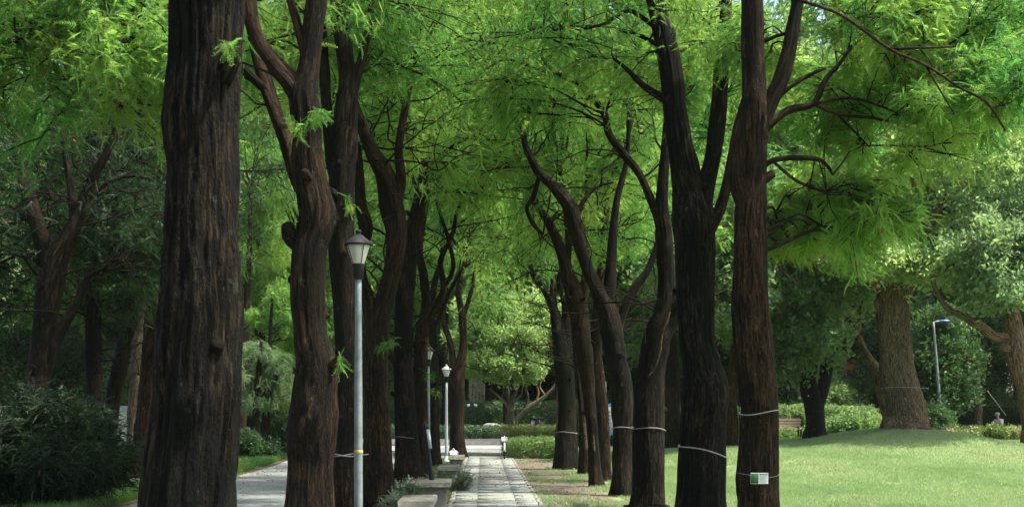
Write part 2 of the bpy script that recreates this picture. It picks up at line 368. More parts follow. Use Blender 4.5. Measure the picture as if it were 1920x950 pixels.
n = 60000; yy = 18+r.random(n)*34; uu = -6.25-r.random(n)**1.5*2.6; xx = rx(uu, yy); k = vn(np.stack([xx*.7, yy*.5, xx*0], -1)) > -.5+.35*(-uu-6.2)
go = blades('verge_grass', xx[k], yy[k], .16, .014, GS, seed=4); tag(go, 'bright green rough grass along the far edge of the road', 'grass', kind='stuff')
n = 26000; yy = 12+r.random(n)*30; uu = -2.3+r.random(n)*1.75; xx = X_of(uu, yy); k = vn(np.stack([xx*1.2, yy*.8, xx*0], -1)) > .0
go = blades('row_grass', xx[k], yy[k], .09, .012, GS, seed=5); tag(go, 'patchy grass under the left row of trees', 'grass', kind='stuff')

# ---------------- foliage protos ----------------
def proto_feather(seed, n=9, drop=.35, ll=.27, lw=.05):
    r = np.random.default_rng(seed); V = []; T = []
    for k in range(n):
        t = (k+.6)/n; y = t; z = -drop*t*t; L = ll*(1-.55*t)*(.8+.4*r.random())
        for s in (-1, 1):
            b = len(V); L *= .8+.4*r.random(); dz = -.3*L+r.normal(0, .05)
            V += [(0, y-lw/2, z), (0, y+lw/2, z), (s*L*.85, y+L*.45, z+dz)]; T.append((b, b+1, b+2))
    b = len(V); V += [(-.008, 0, 0), (.008, 0, 0), (0, .5, -drop*.25), (0, 1.02, -drop)]; T += [(b, b+1, b+2), (b, b+2, b+3)]
    return np.array(V), np.array(T)
def proto_leaves(seed, n=9, sz=.34, wd=.45):
    r = np.random.default_rng(seed); V = []; T = []
    for k in range(n):
        t = r.random(); d = r.normal(0, 1, 3); d[1] += .6; d[2] -= .25; d /= np.linalg.norm(d); s = np.cross(d, r.normal(0, 1, 3)+[0, 0, 1.5]); s /= np.linalg.norm(s)
        up = np.cross(s, d); c = np.array([0, t, -.1*t*t])+r.normal(0, .13, 3); L = sz*(.7+.6*r.random()); b = len(V)
        V += [c, c+d*L*.5+s*L*wd*.5+up*.04, c+d*L, c+d*L*.5-s*L*wd*.5+up*.04]; T += [(b, b+1, b+2), (b, b+2, b+3)]
    return np.array(V), np.array(T)
FEA = [proto_feather(k) for k in range(4)]; FEL = [proto_feather(10+k, 8, .25, .26, .085) for k in range(3)]
BRO = [proto_leaves(20+k) for k in range(5)]; PIN = [proto_feather(40+k, 7, .35, .3, .13) for k in range(3)]
def scatter(mb, protos, pos, dirs, size, rn, r):
    """one copy of a random proto at every position, its y axis along dirs"""
    d = dirs/(np.linalg.norm(dirs, axis=1)[:, None]+1e-9); up = np.array([0, 0, 1.])+r.normal(0, .45, d.shape)
    s = np.cross(d, up); s /= np.linalg.norm(s, axis=1)[:, None]+1e-9; u = np.cross(s, d)
    pick = r.integers(0, len(protos), len(pos))
    for k, (V, T) in enumerate(protos):
        q = np.where(pick == k)[0]
        if not len(q): continue
        W = pos[q, None]+size[q, None, None]*(V[None, :, 0:1]*s[q, None]+V[None, :, 1:2]*d[q, None]+V[None, :, 2:3]*u[q, None])
        TT = (T[None]+(np.arange(len(q))*len(V))[:, None, None]).reshape(-1, 3)
        mb.add(W.reshape(-1, 3), TT, None, np.repeat(rn[q], len(V)))
SZ = 1.
def foliage(mb, wood, C, R, per, r, protos, size, anchors=None, droop=.35, subs=9, flat=.7, wr=.016, tone=.5, toner=.27):
    """clumps: branchlets radiate from each centre and carry the sprays; wood gets the branchlets"""
    C = np.asarray(C, float); R = np.asarray(R, float)
    for c, R_, pn in zip(C, R, np.broadcast_to(per, len(C))):
        if anchors is not None and wood is not None:
            d = np.linalg.norm((anchors[:, :3]-c)*[1, 1, 1.0], axis=1)+np.maximum(0, anchors[:, 2]-c[2]+.3)*1.5
            a = anchors[np.argmin(d)]; mid = (a[:3]+c)/2+[0, 0, .12*np.linalg.norm(a[:3]-c)]+r.normal(0, .1, 3)
            ar = min(a[3]*.6, .008+.007*np.linalg.norm(a[:3]-c))
            tube(wood, [(*a[:3], ar), (*(a[:3]*.6+mid*.4+r.normal(0, .05, 3)), ar*.85), (*mid, ar*.65), (*c, wr*1.1)], .25, 6, cap=False)
        e = r.normal(0, 1, (subs, 3)); e /= np.linalg.norm(e, axis=1)[:, None]; e[:, 2] = e[:, 2]*flat+.05; L = R_*(.6+.5*r.random(subs))
        ax = (c-a[:3]) if (anchors is not None and wood is not None) else r.normal(0, 1, 3); ax = ax+r.normal(0, .4, 3); ax[2] *= .5; ax /= np.linalg.norm(ax)+1e-6
        e += ax*.55; so_ = (r.random(subs)*1.5-.7); S0 = c+ax*(so_*R_*.7)[:, None]; S0[:, 2] -= .1*R_*so_**2
        E = S0+e*L[:, None]; E[:, 2] -= .15*L
        if wood is not None: tube(wood, [(*c, wr*1.1), (*(c+ax*R_*.3), wr*.9), (*(c+ax*R_*.6-[0, 0, .05*R_]), wr*.6)], .3, 5, cap=False)
        if wood is not None:
            for q in range(subs):
                m_ = (S0[q]+E[q])/2+[0, 0, .1*L[q]]+r.normal(0, .05*R_, 3)
                tube(wood, [(*S0[q], wr*.7), (*m_, wr*.5), (*E[q], wr*.25)], .3, 4, cap=False)
        q = r.integers(0, subs, pn); t = r.random(pn)**.7; p = S0[q]+(E[q]-S0[q])*t[:, None]; p[:, 2] += .25*L[q]*t*(1-t)*1.6
        p += r.normal(0, .15*R_, (pn, 3)); dd = e[q]*.6+r.normal(0, .7, (pn, 3)); dd[:, 2] -= droop
        bt = tone+r.normal(0, toner); rn = np.clip(bt+r.normal(0, .14, pn), 0, .94); rn[r.random(pn) < .006] = 1.
        sz = size*SZ*(.55+.9*r.random(pn)); scatter(mb, protos, p, dd, sz, rn, r)

AV_GROUP = 'avenue trees along the path'
CLUMPS = 0; PD = .62
def ptree(name, label, Y, stems, crown, bark=BD, leaf=LA, group=AV_GROUP, cat='tree', protos=FEA, size=.34, per=260, ring=40, rough=.012, seed=1, zmin=None, wr=.014, tone=.5, droop=.35, base=None, step=.07, lumps=1., flare=1.2, sp=None):
    """stems: list of pixel polylines (x, y, width[, dY]); the first is the trunk, lowest point first; crown: list of (px, py, rx_m, ry_m, dY, rY, n, R)"""
    r = np.random.default_rng(seed*13+5); s = F/Y; t0 = stems[0]
    pts = []
    for st in stems:
        L = []
        for q in st:
            dy = q[3] if len(q) > 3 else 0
            p = P(q[0], q[1], Y+dy); L.append((*p, q[2]/2/s*(Y+dy)/Y))
        pts.append(L)
    # run the trunk down to the ground
    b = pts[0][0]; gz = float(G(b[0], b[1]))
    if b[2] > gz+.05:
        bx = b[0]+(b[0]-pts[0][1][0])*.15
        nn = [(bx, b[1], gz-.1, b[3]*flare*1.12), (bx, b[1], gz+.12, b[3]*flare)]
        if b[2] > gz+.9: nn.append(((bx+b[0])/2, b[1], gz+.55, b[3]*1.06))
        pts[0] = nn+pts[0]
    else: pts[0] = [(b[0], b[1], gz-.1, b[3]*flare*1.1), (b[0], b[1], gz+.1, b[3]*flare)]+pts[0][1:]
    loc = (b[0], b[1], gz); root = empty(name, loc, label, cat, group)
    anc = []; global SZ; SZ = .6 if protos is FEA else 1.
    mb = MB(); anc.append(tube(mb, pts[0], step, ring, rough, seed+.37, lumps=lumps, butt=(.35 if protos is FEA else .1) if rough > .005 else 0)); mb.build('trunk', bark, root, loc, True)
    for k, L in enumerate(pts[1:]):
        mb = MB(); big = L[0][3] > .04
        # root the limb inside the trunk
        anc.append(tube(mb, L, step*1.3 if big else .12, max(8, ring//2) if big else 8, rough*.7 if big else 0.004, seed+k+.7, lumps=lumps)); mb.build('limb', bark if L[0][3] > .03 else bark, root, loc, True)
    if protos is FEA and rough > .005 and Y < 40:
        for k in range(3):                 # broken stubs of lost branches
            t_ = anc[0]; q = t_[(t_[:, 2] > gz+1.4) & (t_[:, 2] < gz+5.5)]
            if len(q):
                a_ = q[r.integers(len(q))]; th_ = r.random()*6.283; d_ = np.array([math.cos(th_), math.sin(th_), .35+.3*r.random()]); l_ = a_[3]+.03+.06*r.random(); rr_ = .022+.03*r.random()
                mb = MB(); tube(mb, [(*a_[:3], rr_*1.5), (*(a_[:3]+d_*a_[3]*.9), rr_*1.35), (*(a_[:3]+d_*l_), rr_)], .04, 14, .006, seed+k); mb.build('branch_stub', bark, root, loc, True)
    A = np.concatenate(anc); A = A[A[:, 2] > (gz+2.2 if zmin is None else zmin)] if len(A) else A
    if not len(A): A = np.concatenate(anc)[-4:]
    A0 = np.concatenate(anc[:3]); C = []; R = []; N = []
    for (px, py, rxm, rym, dY, rY, n, Rm) in crown:
        c = P(px, py, Y+dY)
        for _ in range(n):
            for _t in range(30):
                v = r.uniform(-1, 1, 3)
                if (v**2).sum() < 1: break
            p = c+v*[rxm, rY, rym]
            q_ = np.stack([A0[:, 0]/A0[:, 1], (A0[:, 2]-CAMZ)/A0[:, 1]], -1)-[p[0]/p[1], (p[2]-CAMZ)/p[1]]; near = (np.linalg.norm(q_, axis=1) < (Rm*.75+A0[:, 3])/Y) & (p[1] < A0[:, 1]+.35*Rm)
            if near.any() and r.random() < .9 and protos is FEA: p = p+[0, 2*(Y+.6-p[1]) if p[1] < Y+.5 else .6, 0]
            vis = (p[2]-CAMZ)/p[1]*F < HOR+Rm*s*1.2 and abs(p[0])/p[1]*F < 960+Rm*s*1.2
            if not vis and r.random() < .4: continue
            C.append(p); R.append(Rm*(.75+.5*r.random()))
            N.append(int(per*PD) if vis else -max(16, per//12))
    global CLUMPS
    if C:
        C = np.array(C); R = np.array(R); N = np.array(N); CLUMPS += len(C)
        fm, wm = MB(), MB(); v = N > 0
        if v.any(): foliage(fm, wm, C[v], R[v], N[v], r, protos, size, A, droop, wr=wr, tone=tone)
        if (~v).any(): foliage(fm, None, C[~v], R[~v]*1.1, -N[~v], r, FEL if protos is FEA else protos, size*1.9, None, droop, subs=8, tone=tone)
        fm.build('crown', leaf, root, loc)
        if protos is FEA and 19 < Y < 37:     # bare crooked inner twigs
            for k in range(14):
                a_ = A[r.integers(len(A))]; th_ = r.random()*6.283; p_ = a_[:3].copy(); d_ = np.array([math.cos(th_), math.sin(th_)*.8, .1+.5*r.random()]); L_ = [(*p_, .017)]
                for j in range(6): d_ = d_+r.normal(0, .3, 3)*[1, 1, .8]; p_ = p_+d_/np.linalg.norm(d_)*(.28+.14*r.random()); L_.append((*p_, .016*(1-.14*j)))
                tube(wm, L_, .12, 6, cap=False)
                for j in (2, 3, 4, 5):
                    b_ = np.array(L_[j]); e_ = b_[:3]+r.normal(0, .35, 3); tube(wm, [(*b_[:3], .011), (*((b_[:3]+e_)/2+r.normal(0, .06, 3)), .008), (*e_, .003)], .15, 4, cap=False)
        if v.any(): wm.build('branches', BT, root, loc)
    SZ = 1.; return root
# ---------------- left row of the avenue ----------------
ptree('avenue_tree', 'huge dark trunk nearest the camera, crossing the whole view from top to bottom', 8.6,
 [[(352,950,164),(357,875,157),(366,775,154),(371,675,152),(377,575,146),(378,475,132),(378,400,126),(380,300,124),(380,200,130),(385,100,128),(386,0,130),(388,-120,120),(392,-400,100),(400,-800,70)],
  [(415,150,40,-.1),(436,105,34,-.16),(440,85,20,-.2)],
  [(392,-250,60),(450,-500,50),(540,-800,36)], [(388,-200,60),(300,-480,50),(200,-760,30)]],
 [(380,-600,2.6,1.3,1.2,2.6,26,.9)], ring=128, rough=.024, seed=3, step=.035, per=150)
ptree('avenue_tree', 'bent fork-topped trunk with a cut burl, second in the left row', 14.1,
 [[(580,950,86),(581,875,80),(584,805,94),(591,740,78),(590,675,68),(582,620,60),(577,560,62),(580,475,62),(592,430,62),(594,395,64),(586,350,60),(578,300,58),(577,250,52),(573,210,55),(570,175,52),(578,135,40),(583,100,36),(588,50,37),(594,0,38),(600,-100,34),(610,-300,24)],
  [(572,200,44),(558,170,38),(532,140,32),(505,108,27),(484,75,24),(470,30,28),(464,-30,24),(450,-160,16)],
  [(580,470,36),(556,452,34),(543,440,30,-.05),(538,420,20,-.1)],
  [(592,400,30,.15),(560,345,24,.3),(545,290,26,.4),(522,225,26,.5),(497,155,26,.6),(478,80,22,.7),(462,0,18,.8),(440,-120,12,.8)],
  [(500,170,18,.55),(400,85,16,.5),(280,50,13,.4),(160,62,10,.4),(50,95,5,.4)], [(280,50,8,.4),(215,110,6,.4),(160,150,4,.4)], [(400,85,7,.5),(330,20,6,.5),(230,10,5,.5),(150,-20,4,.5)],
  [(575,120,14),(566,80,16),(556,40,16),(545,5,14),(530,-60,10)],
  [(620,690,22,-.1),(632,676,16,-.15),(638,668,8,-.2)]],
 [(500,-170,3.0,1.2,.5,2.5,22,.95),(140,95,1.9,.85,.4,1.8,42,.6),(130,-120,2.4,.9,0,1.8,14,.8),(235,20,.6,.5,.5,1,6,.55)], bark=BR, ring=84, rough=.02, seed=5, per=430, size=.3, step=.05)
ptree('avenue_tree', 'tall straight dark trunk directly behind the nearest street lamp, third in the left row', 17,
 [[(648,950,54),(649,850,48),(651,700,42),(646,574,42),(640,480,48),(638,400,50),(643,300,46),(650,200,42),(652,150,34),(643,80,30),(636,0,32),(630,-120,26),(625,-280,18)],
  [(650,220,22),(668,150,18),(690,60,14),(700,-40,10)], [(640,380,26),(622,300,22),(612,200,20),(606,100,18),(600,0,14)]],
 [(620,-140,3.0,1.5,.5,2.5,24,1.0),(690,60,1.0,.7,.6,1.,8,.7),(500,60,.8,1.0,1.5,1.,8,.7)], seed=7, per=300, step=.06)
ptree('avenue_tree', 'dark trunk forking low at lamp height just right of the nearest street lamp', 20.3,
 [[(710,950,62),(708,860,56),(706,760,48),(704,690,46),(708,620,44),(722,560,36),(737,500,32),(743,440,36),(735,390,42),(724,335,36),(702,292,26),(682,245,22),(660,180,18),(640,90,14),(625,0,10)],
  [(704,640,34),(694,580,30),(676,520,24),(674,470,24),(686,430,28),(676,380,22),(674,330,18),(668,270,14)],
  [(738,400,26),(752,340,20),(748,280,16),(760,200,12),(775,120,9)]],
 [(700,60,2.6,1.6,0,2.6,26,1.0),(740,230,1.2,.9,0,1.2,8,.7),(720,-150,3,1.6,0,2.6,16,1.1)], seed=9, per=300, bark=BR)
ptree('avenue_tree', 'slim dark trunk leaning right at the top, behind the grey concrete benches', 26,
 [[(765,918,44),(762,820,42),(757,700,37),(757,600,33),(760,520,36),(768,460,32),(782,400,26),(793,345,22),(797,300,18),(790,240,14),(780,160,11),(770,60,8)],
  [(796,330,12),(830,290,9),(870,262,6),(905,250,4)], [(790,380,10),(770,320,8),(742,270,6)], [(797,300,10),(822,240,8),(850,180,6)]],
 [(800,150,3.0,2.4,0,2.6,30,1.1),(850,300,1.4,.6,0,1.4,7,.75),(820,-90,3.4,1.6,0,2.6,16,1.3)], seed=11, per=330, size=.36)
ptree('avenue_tree', 'reddish slender trunk behind the leaning black post, its top splitting into thin limbs', 28.5,
 [[(790,905,28),(790,800,27),(788,700,27),(792,625,24),(799,575,18),(795,520,16),(786,470,14),(795,400,12),(810,320,9)],
  [(796,610,16),(816,580,14),(832,540,12),(826,490,10),(848,440,8),(862,385,6),(905,352,4)],
  [(832,540,10),(850,500,8),(838,440,7),(818,380,6)]],
 [(830,180,2.6,2.2,0,2.6,24,1.1),(850,350,1.6,.7,.5,1.4,8,.8)], bark=BR, seed=13, per=330, size=.36, ring=30)
ptree('avenue_tree', 'thin dark trunk beside the pole of the middle street lamp', 36,
 [[(817,877,18),(815,790,18),(814,700,18),(812,640,15),(808,590,13),(815,530,11),(830,470,9),(825,380,7)],[(812,620,9),(830,580,8),(846,540,7),(870,500,5)]],
 [(820,300,3.0,3.2,0,2.6,30,1.3),(830,50,3.4,2.4,0,2.6,12,1.5)], seed=15, per=320, size=.42, ring=24)
ptree('avenue_tree', 'short stout trunk at the far end of the left row next to the farthest lamp', 43,
 [[(858,860,26),(857,800,26),(857,740,28),(860,700,24),(868,650,14),(866,590,14),(860,540,10),(875,480,8)],[(852,700,14),(846,650,11),(832,605,9),(820,570,7)],[(867,600,9),(885,540,7),(890,500,5)]],
 [(860,430,2.6,2.6,0,2.6,26,1.3),(800,200,3.0,2.6,-1,2,8,1.3)], bark=BR, seed=17, per=320, size=.45, ring=24)
# ---------------- right row ----------------
ptree('avenue_tree', 'brown trunk with the small green and white plaque, nearest tree of the right row', 15.5,
 [[(1423,950,70),(1421,870,73),(1423,770,67),(1418,700,69),(1411,620,68),(1406,540,62),(1407,475,57),(1408,400,56),(1412,340,48),(1416,270,44),(1415,200,46),(1412,100,41),(1411,0,37),(1410,-120,32),(1405,-300,22)],
  [(1408,400,40),(1388,350,38),(1384,300,34),(1390,245,32),(1400,205,30),(1408,170,24)],
  [(1420,260,30),(1440,205,27),(1462,152,28),(1478,100,27),(1487,50,25),(1498,-10,22),(1510,-120,18),(1530,-260,12)],
  [(1422,262,14),(1440,238,15),(1478,207,14),(1525,195,12),(1548,150,10),(1580,112,7),(1600,80,4)],
  [(1525,195,7,-.05),(1590,184,6,-.2),(1640,195,5,-.3),(1682,212,3,-.4)], [(1530,198,6,.1),(1570,214,6,.2),(1640,222,5,.3),(1698,232,3,.4)],
  [(1570,214,4,.2),(1600,245,4,.2),(1630,275,2.5,.1)],
  [(1425,215,10),(1480,165,8),(1520,140,8),(1548,128,6)], [(1420,320,12),(1450,300,11),(1500,296,11),(1542,302,8),(1562,328,5)],
  [(1450,303,6,.2),(1495,340,6,.3),(1550,362,4,.4)], [(1425,82,9),(1455,68,7),(1500,57,5)],
  [(1498,0,6,-.6),(1580,30,6,-1),(1668,92,6,-1.3),(1735,122,5.5,-1.5),(1800,165,4.5,-1.6),(1850,192,5,-1.7),(1885,245,3,-1.8)], [(1668,92,6,-1.3),(1730,90,5,-1.4),(1792,88,3,-1.5)],
  [(1735,122,4,-1.5),(1760,165,4,-1.5),(1790,215,2.5,-1.5)]],
 [(1640,75,1.8,.8,.9,1.8,32,.58),(1790,180,.65,.6,-.6,1.2,12,.45),(1600,230,1.5,1.0,2.4,1.3,17,.5),(1560,380,1.,.7,2.6,1.,8,.38),(1780,130,.9,.9,1.2,1.2,22,.5),(1600,-120,2.6,.9,.5,2,14,.8),(1640,-420,2.6,1,.5,2,7,1.0),(1340,-300,2,.9,1,1.5,12,.9),(1520,440,1.0,.4,2.4,1.1,13,.38),(1600,400,.6,.4,1,.8,8,.5)], bark=BR, ring=84, rough=.02, seed=21, per=460, size=.28, step=.05)
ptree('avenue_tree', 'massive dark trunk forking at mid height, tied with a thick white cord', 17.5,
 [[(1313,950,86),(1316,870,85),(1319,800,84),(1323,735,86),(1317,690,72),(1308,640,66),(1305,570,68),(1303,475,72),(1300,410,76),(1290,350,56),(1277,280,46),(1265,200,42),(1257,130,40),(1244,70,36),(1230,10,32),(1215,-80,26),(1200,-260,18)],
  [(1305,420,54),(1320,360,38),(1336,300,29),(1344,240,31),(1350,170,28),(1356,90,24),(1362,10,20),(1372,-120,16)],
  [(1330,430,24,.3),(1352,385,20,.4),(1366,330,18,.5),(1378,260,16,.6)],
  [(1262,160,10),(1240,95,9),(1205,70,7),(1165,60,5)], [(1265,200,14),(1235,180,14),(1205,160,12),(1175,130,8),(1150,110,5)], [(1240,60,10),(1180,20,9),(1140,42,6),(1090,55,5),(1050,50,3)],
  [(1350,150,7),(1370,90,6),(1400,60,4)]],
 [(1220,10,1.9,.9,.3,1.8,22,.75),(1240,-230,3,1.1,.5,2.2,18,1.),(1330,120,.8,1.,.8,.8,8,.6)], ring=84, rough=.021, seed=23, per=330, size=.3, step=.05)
ptree('avenue_tree', 'dark trunk with a vine on it, dividing into two stems beside the cord-tied giant', 20.5,
 [[(1215,950,58),(1215,850,60),(1217,750,54),(1222,695,50),(1232,640,52),(1246,590,42),(1250,540,34),(1248,480,30),(1245,430,29),(1240,380,24),(1246,300,18),(1252,200,14)],
  [(1232,640,44),(1258,590,38),(1278,555,32),(1296,520,26,.6),(1310,460,22,1),(1318,380,18,1)],
  [(1246,450,20),(1233,412,14),(1214,360,14),(1195,320,14),(1170,290,15),(1142,252,14),(1134,215,13),(1108,180,12),(1085,155,11),(1055,145,9),(1030,125,7),(1012,100,4)],
  [(1134,215,6),(1150,170,5),(1165,120,4)], [(1085,155,6),(1090,110,5),(1105,60,3)],
  [(1055,146,5),(1000,128,5),(950,112,4),(915,128,3),(890,150,2)]],
 [(1160,60,2.2,1.0,0,2,20,.8),(1010,180,.8,.4,0,1.2,7,.6),(1180,-160,3,1.4,0,2.4,14,1.1)], seed=25, per=300, size=.32, ring=48, step=.06)
ptree('avenue_tree', 'leaning dark trunk with rough plates and three spreading limbs above', 24.2,
 [[(1170,930,36),(1168,850,35),(1168,780,38),(1166,720,40),(1156,670,40),(1146,615,42),(1134,570,34),(1110,522,25),(1092,475,24),(1080,430,28),(1070,390,28),(1042,352,22),(1012,326,15),(988,280,11),(975,220,8)],
  [(1138,590,28),(1142,545,24),(1147,490,20),(1150,430,15),(1158,370,12),(1175,300,9),(1180,200,7)],
  [(1152,650,22),(1164,600,17),(1178,562,16),(1192,538,16),(1215,505,12),(1230,465,10),(1240,430,6)],
  [(1075,410,10),(1098,372,8),(1120,350,6),(1150,342,4)], [(1012,326,8),(1000,370,10),(988,390,8),(1000,420,8),(1018,440,6)]],
 [(1090,180,2.2,1.5,0,2.2,26,.9),(1190,380,1.3,1.0,.5,1.2,10,.7),(1100,-80,3.2,1.6,0,2.4,14,1.3)], seed=27, per=300, size=.34, ring=40, bark=BD)
ptree('avenue_tree', 'thin trunk bowed to the left with a pale strip of bare wood, widening upwards', 26.9,
 [[(1117,913,20),(1112,830,20),(1106,760,22),(1100,700,28),(1092,650,34),(1088,610,34),(1080,560,36),(1066,520,26),(1052,470,20),(1030,420,16),(1008,385,13),(1000,345,10)],
  [(1084,580,24),(1096,540,18),(1100,480,15),(1090,420,12),(1100,340,9)],[(1062,510,14),(1066,450,13),(1060,390,11),(1050,330,8)]],
 [(1050,280,2.4,1.6,0,2.2,20,1.0),(1060,60,3,1.6,0,2.4,12,1.2)], seed=29, per=300, size=.36, ring=30, bark=BR)
ptree('avenue_tree', 'straight greyish brown trunk close behind the bowed one', 28.6,
 [[(1128,905,30),(1129,820,29),(1126,760,28),(1120,700,24),(1117,640,20),(1122,560,18),(1130,480,14),(1138,380,10)],[(1119,640,12),(1132,600,10),(1145,560,8)]],
 [(1150,330,2,1.8,0,2,14,1.0),(1150,120,2.6,2,0,2.4,10,1.2)], seed=31, per=300, size=.36, ring=30, bark=BR)
ptree('avenue_tree', 'narrow pale-streaked trunk between the bowed and the stout farther trunk', 31.5,
 [[(1098,892,22),(1096,800,19),(1091,730,16),(1084,680,14),(1078,620,13),(1070,540,11),(1060,460,9)],[(1086,690,8),(1098,650,7),(1105,600,6)]],
 [(1080,340,2.4,2.2,0,2.4,16,1.1)], seed=33, per=300, size=.38, ring=24, bark=BR)
ptree('avenue_tree', 'stout dark trunk at the far end of the right row, by the flowering hedge', 34.6,
 [[(1061,881,38),(1061,800,37),(1060,740,36),(1056,680,34),(1050,630,32),(1038,580,17),(1022,545,14),(1005,520,13),(990,490,11),(975,440,9),(968,390,7)],
  [(1060,660,26),(1064,600,22),(1060,560,18),(1050,530,14),(1062,470,12),(1070,400,10)], [(1044,610,12),(1038,570,14),(1036,540,12),(1040,500,8)],
  [(990,490,6),(1000,440,6),(990,400,5),(965,380,3)]],
 [(1010,330,3.0,2.4,0,2.6,30,1.2),(1010,80,3.6,2.4,0,2.6,12,1.5)], seed=35, per=320, size=.4, ring=30)
ptree('avenue_tree', 'reddish straight trunk standing back on the lawn between two nearer dark trunks', 43,
 [[(1262,846,30),(1261,760,27),(1259,660,26),(1258,560,24),(1262,450,18),(1270,330,12)],[(1258,560,14),(1275,500,11),(1300,440,8)]],
 [(1270,380,3.0,3.0,0,2.2,24,1.3),(1300,130,3.4,3,0,2.4,7,1.5)], bark=BR, seed=37, per=300, size=.45, ring=24)
# pale strips of exposed wood on two trunks: parts of them
def strip(root, Y, pts, name='bare_wood_strip'):
    mb = MB(); L = [(*P(x, y, Y), w_/2*Y/F) for x, y, w_ in pts]; tube(mb, L, .1, 12, .006, 5.3); mb.build(name, BW, root, tuple(root.location), True)
rt = {o['label'][:8]: o for o in bpy.data.objects if o.name.startswith('avenue_tree')}
strip(rt['thin tru'], 26.83, [(1117,905,9),(1114,850,8),(1111,790,7),(1108,740,8),(1106,700,7),(1104,660,4)])
strip(rt['narrow p'], 31.42, [(1101,885,12),(1098,820,11),(1094,760,10),(1088,710,7),(1084,680,4)])
strip(rt['stout da'], 34.5, [(1046,870,6),(1046,780,6),(1047,700,7),(1049,650,5)])
# ---------------- dark trees beyond the road, left ----------------
LG_ = 'dark trees beyond the road'
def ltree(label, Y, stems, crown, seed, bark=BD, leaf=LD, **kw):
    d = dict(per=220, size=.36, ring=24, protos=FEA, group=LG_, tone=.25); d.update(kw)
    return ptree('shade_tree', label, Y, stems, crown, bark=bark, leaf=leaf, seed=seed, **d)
ltree('thick dark trunk dividing into two stems behind the round shrub at far left', 23,
 [[(48,940,54),(56,850,48),(66,760,42),(74,690,40),(84,610,42),(93,540,48),(108,480,40),(140,420,28),(160,370,22),(180,325,17),(203,280,13),(225,220,10)],
  [(98,520,34),(80,450,30),(62,390,26),(40,320,20),(30,260,14)],[(70,740,24),(90,680,22),(110,625,22),(146,562,16),(165,520,12),(200,500,8)],
  [(140,420,18),(134,360,14),(124,300,11),(118,260,8)],[(150,390,8),(200,345,7),(250,330,5),(310,345,4)]],
 [(100,-120,3.4,1.4,0,3,16,1.4),(120,420,2.2,1.5,1,2,38,.8),(60,200,2.5,1.2,1.5,2,20,1.),(250,420,.9,1.0,1,1.5,10,.7)], 41)
ltree('upright slim dark trunk standing between the divided and the leaning tree', 26,
 [[(182,885,34),(178,800,30),(176,700,29),(175,600,30),(176,520,30),(172,430,20),(180,350,15),(188,300,12)],[(176,540,18),(205,470,13),(240,420,9),(280,400,6)],[(174,520,14),(150,470,10),(120,450,7)]],
 [(180,-60,3.4,1.4,0,3,16,1.4),(180,330,2.2,1.6,0,2,28,.85),(140,540,1.6,.7,0,1,12,.6)], 43)
ltree('dark trunk leaning right with a forked head, left of the pale smooth trunk', 29,
 [[(200,870,28),(210,770,27),(217,720,27),(232,650,26),(247,590,28),(262,530,22),(285,460,16),(300,400,12)],[(240,610,16),(228,560,13),(222,510,10),(205,440,8)],[(255,560,12),(290,530,10),(320,510,7)]],
 [(250,-40,3.4,1.6,0,3,16,1.4),(250,380,2.0,1.8,0,2,30,.9),(290,470,1.0,.8,0,1,8,.7)], 45)
ltree('pale smooth straight trunk left of the nearest giant trunk', 33,
 [[(246,872,22),(250,800,23),(256,720,24),(262,640,27),(266,560,25),(270,470,22),(276,350,18)]],
 [(280,240,2.8,2,0,2.4,20,1.1)], 47, bark=BP, rough=.002, lumps=.25)
ltree('reddish dark trunk half hidden by the nearest giant trunk', 31,
 [[(258,888,36),(264,830,32),(272,760,30),(280,680,31),(290,600,34),(298,520,30),(310,420,22),(320,300,16)],[(292,580,18),(325,520,14),(350,460,10)]],
 [(330,330,2.4,2,0,2.2,20,1.0)], 49, bark=BR)
# the rows go on behind and beside the viewpoint
rsrc = {o['label'][:8]: o for o in bpy.data.objects if o.name.startswith(('avenue_tree', 'shade_tree'))}
for k, (nm, x, y) in enumerate((('tall str', -2.2, 3.4), ('massive ', -2.0, -3), ('massive ', 3.9, 8.2), ('tall str', 3.4, 1.5), ('massive ', 3.2, -5), ('thick da', -8.6, 15), ('upright ', -8.4, 9), ('thick da', -8.6, 2), ('tall str', -8.8, -5))):
    c = copy_tree(rsrc[nm]); c.location = (x, y, 0); c.rotation_euler = (0, 0, 1.3*k+.4); c['label'] = 'dark trunk of the rows that continue beside and behind the viewpoint'; c['group'] = 'trees beside and behind the viewpoint'
# conifers with drooping bluish foliage beyond the road bend
def weeper(label, Y, stems, crown, seed, leaf=LP, **kw):
    d = dict(per=300, size=.42, ring=20, droop=.9, group='weeping conifers past the road bend', tone=.5); d.update(kw)
    return ptree('weeping_conifer', label, Y, stems, crown, bark=BR, leaf=leaf, seed=seed, **d)
weeper('pale drooping conifer beside the road bend, with a dark trunk under it', 43,
 [[(478,862,16),(480,800,15),(482,740,13),(486,680,9),(490,640,5)],[(481,770,8),(500,730,6),(520,710,4)]],
 [(490,715,.85,.85,0,1.2,26,.5),(470,660,.6,.4,0,.8,7,.45)], 51)
weeper('smaller reddish trunk under drooping foliage close to the road bend', 45,
 [[(497,858,14),(499,800,13),(500,740,11),(505,660,8),(510,560,5)]],
 [(520,610,1.2,1.2,1,1.3,20,.6)], 53, leaf=LA)
weeper('taller drooping conifer rising behind the pale one at the road bend', 52,
 [[(450,846,20),(455,740,18),(462,600,14),(468,450,9),(470,350,5)],[(458,680,8),(490,640,6)]],
 [(470,470,2.2,3.4,0,2,36,1.),(480,280,1.8,2.4,0,2,18,1.)], 55, leaf=LA, size=.5)
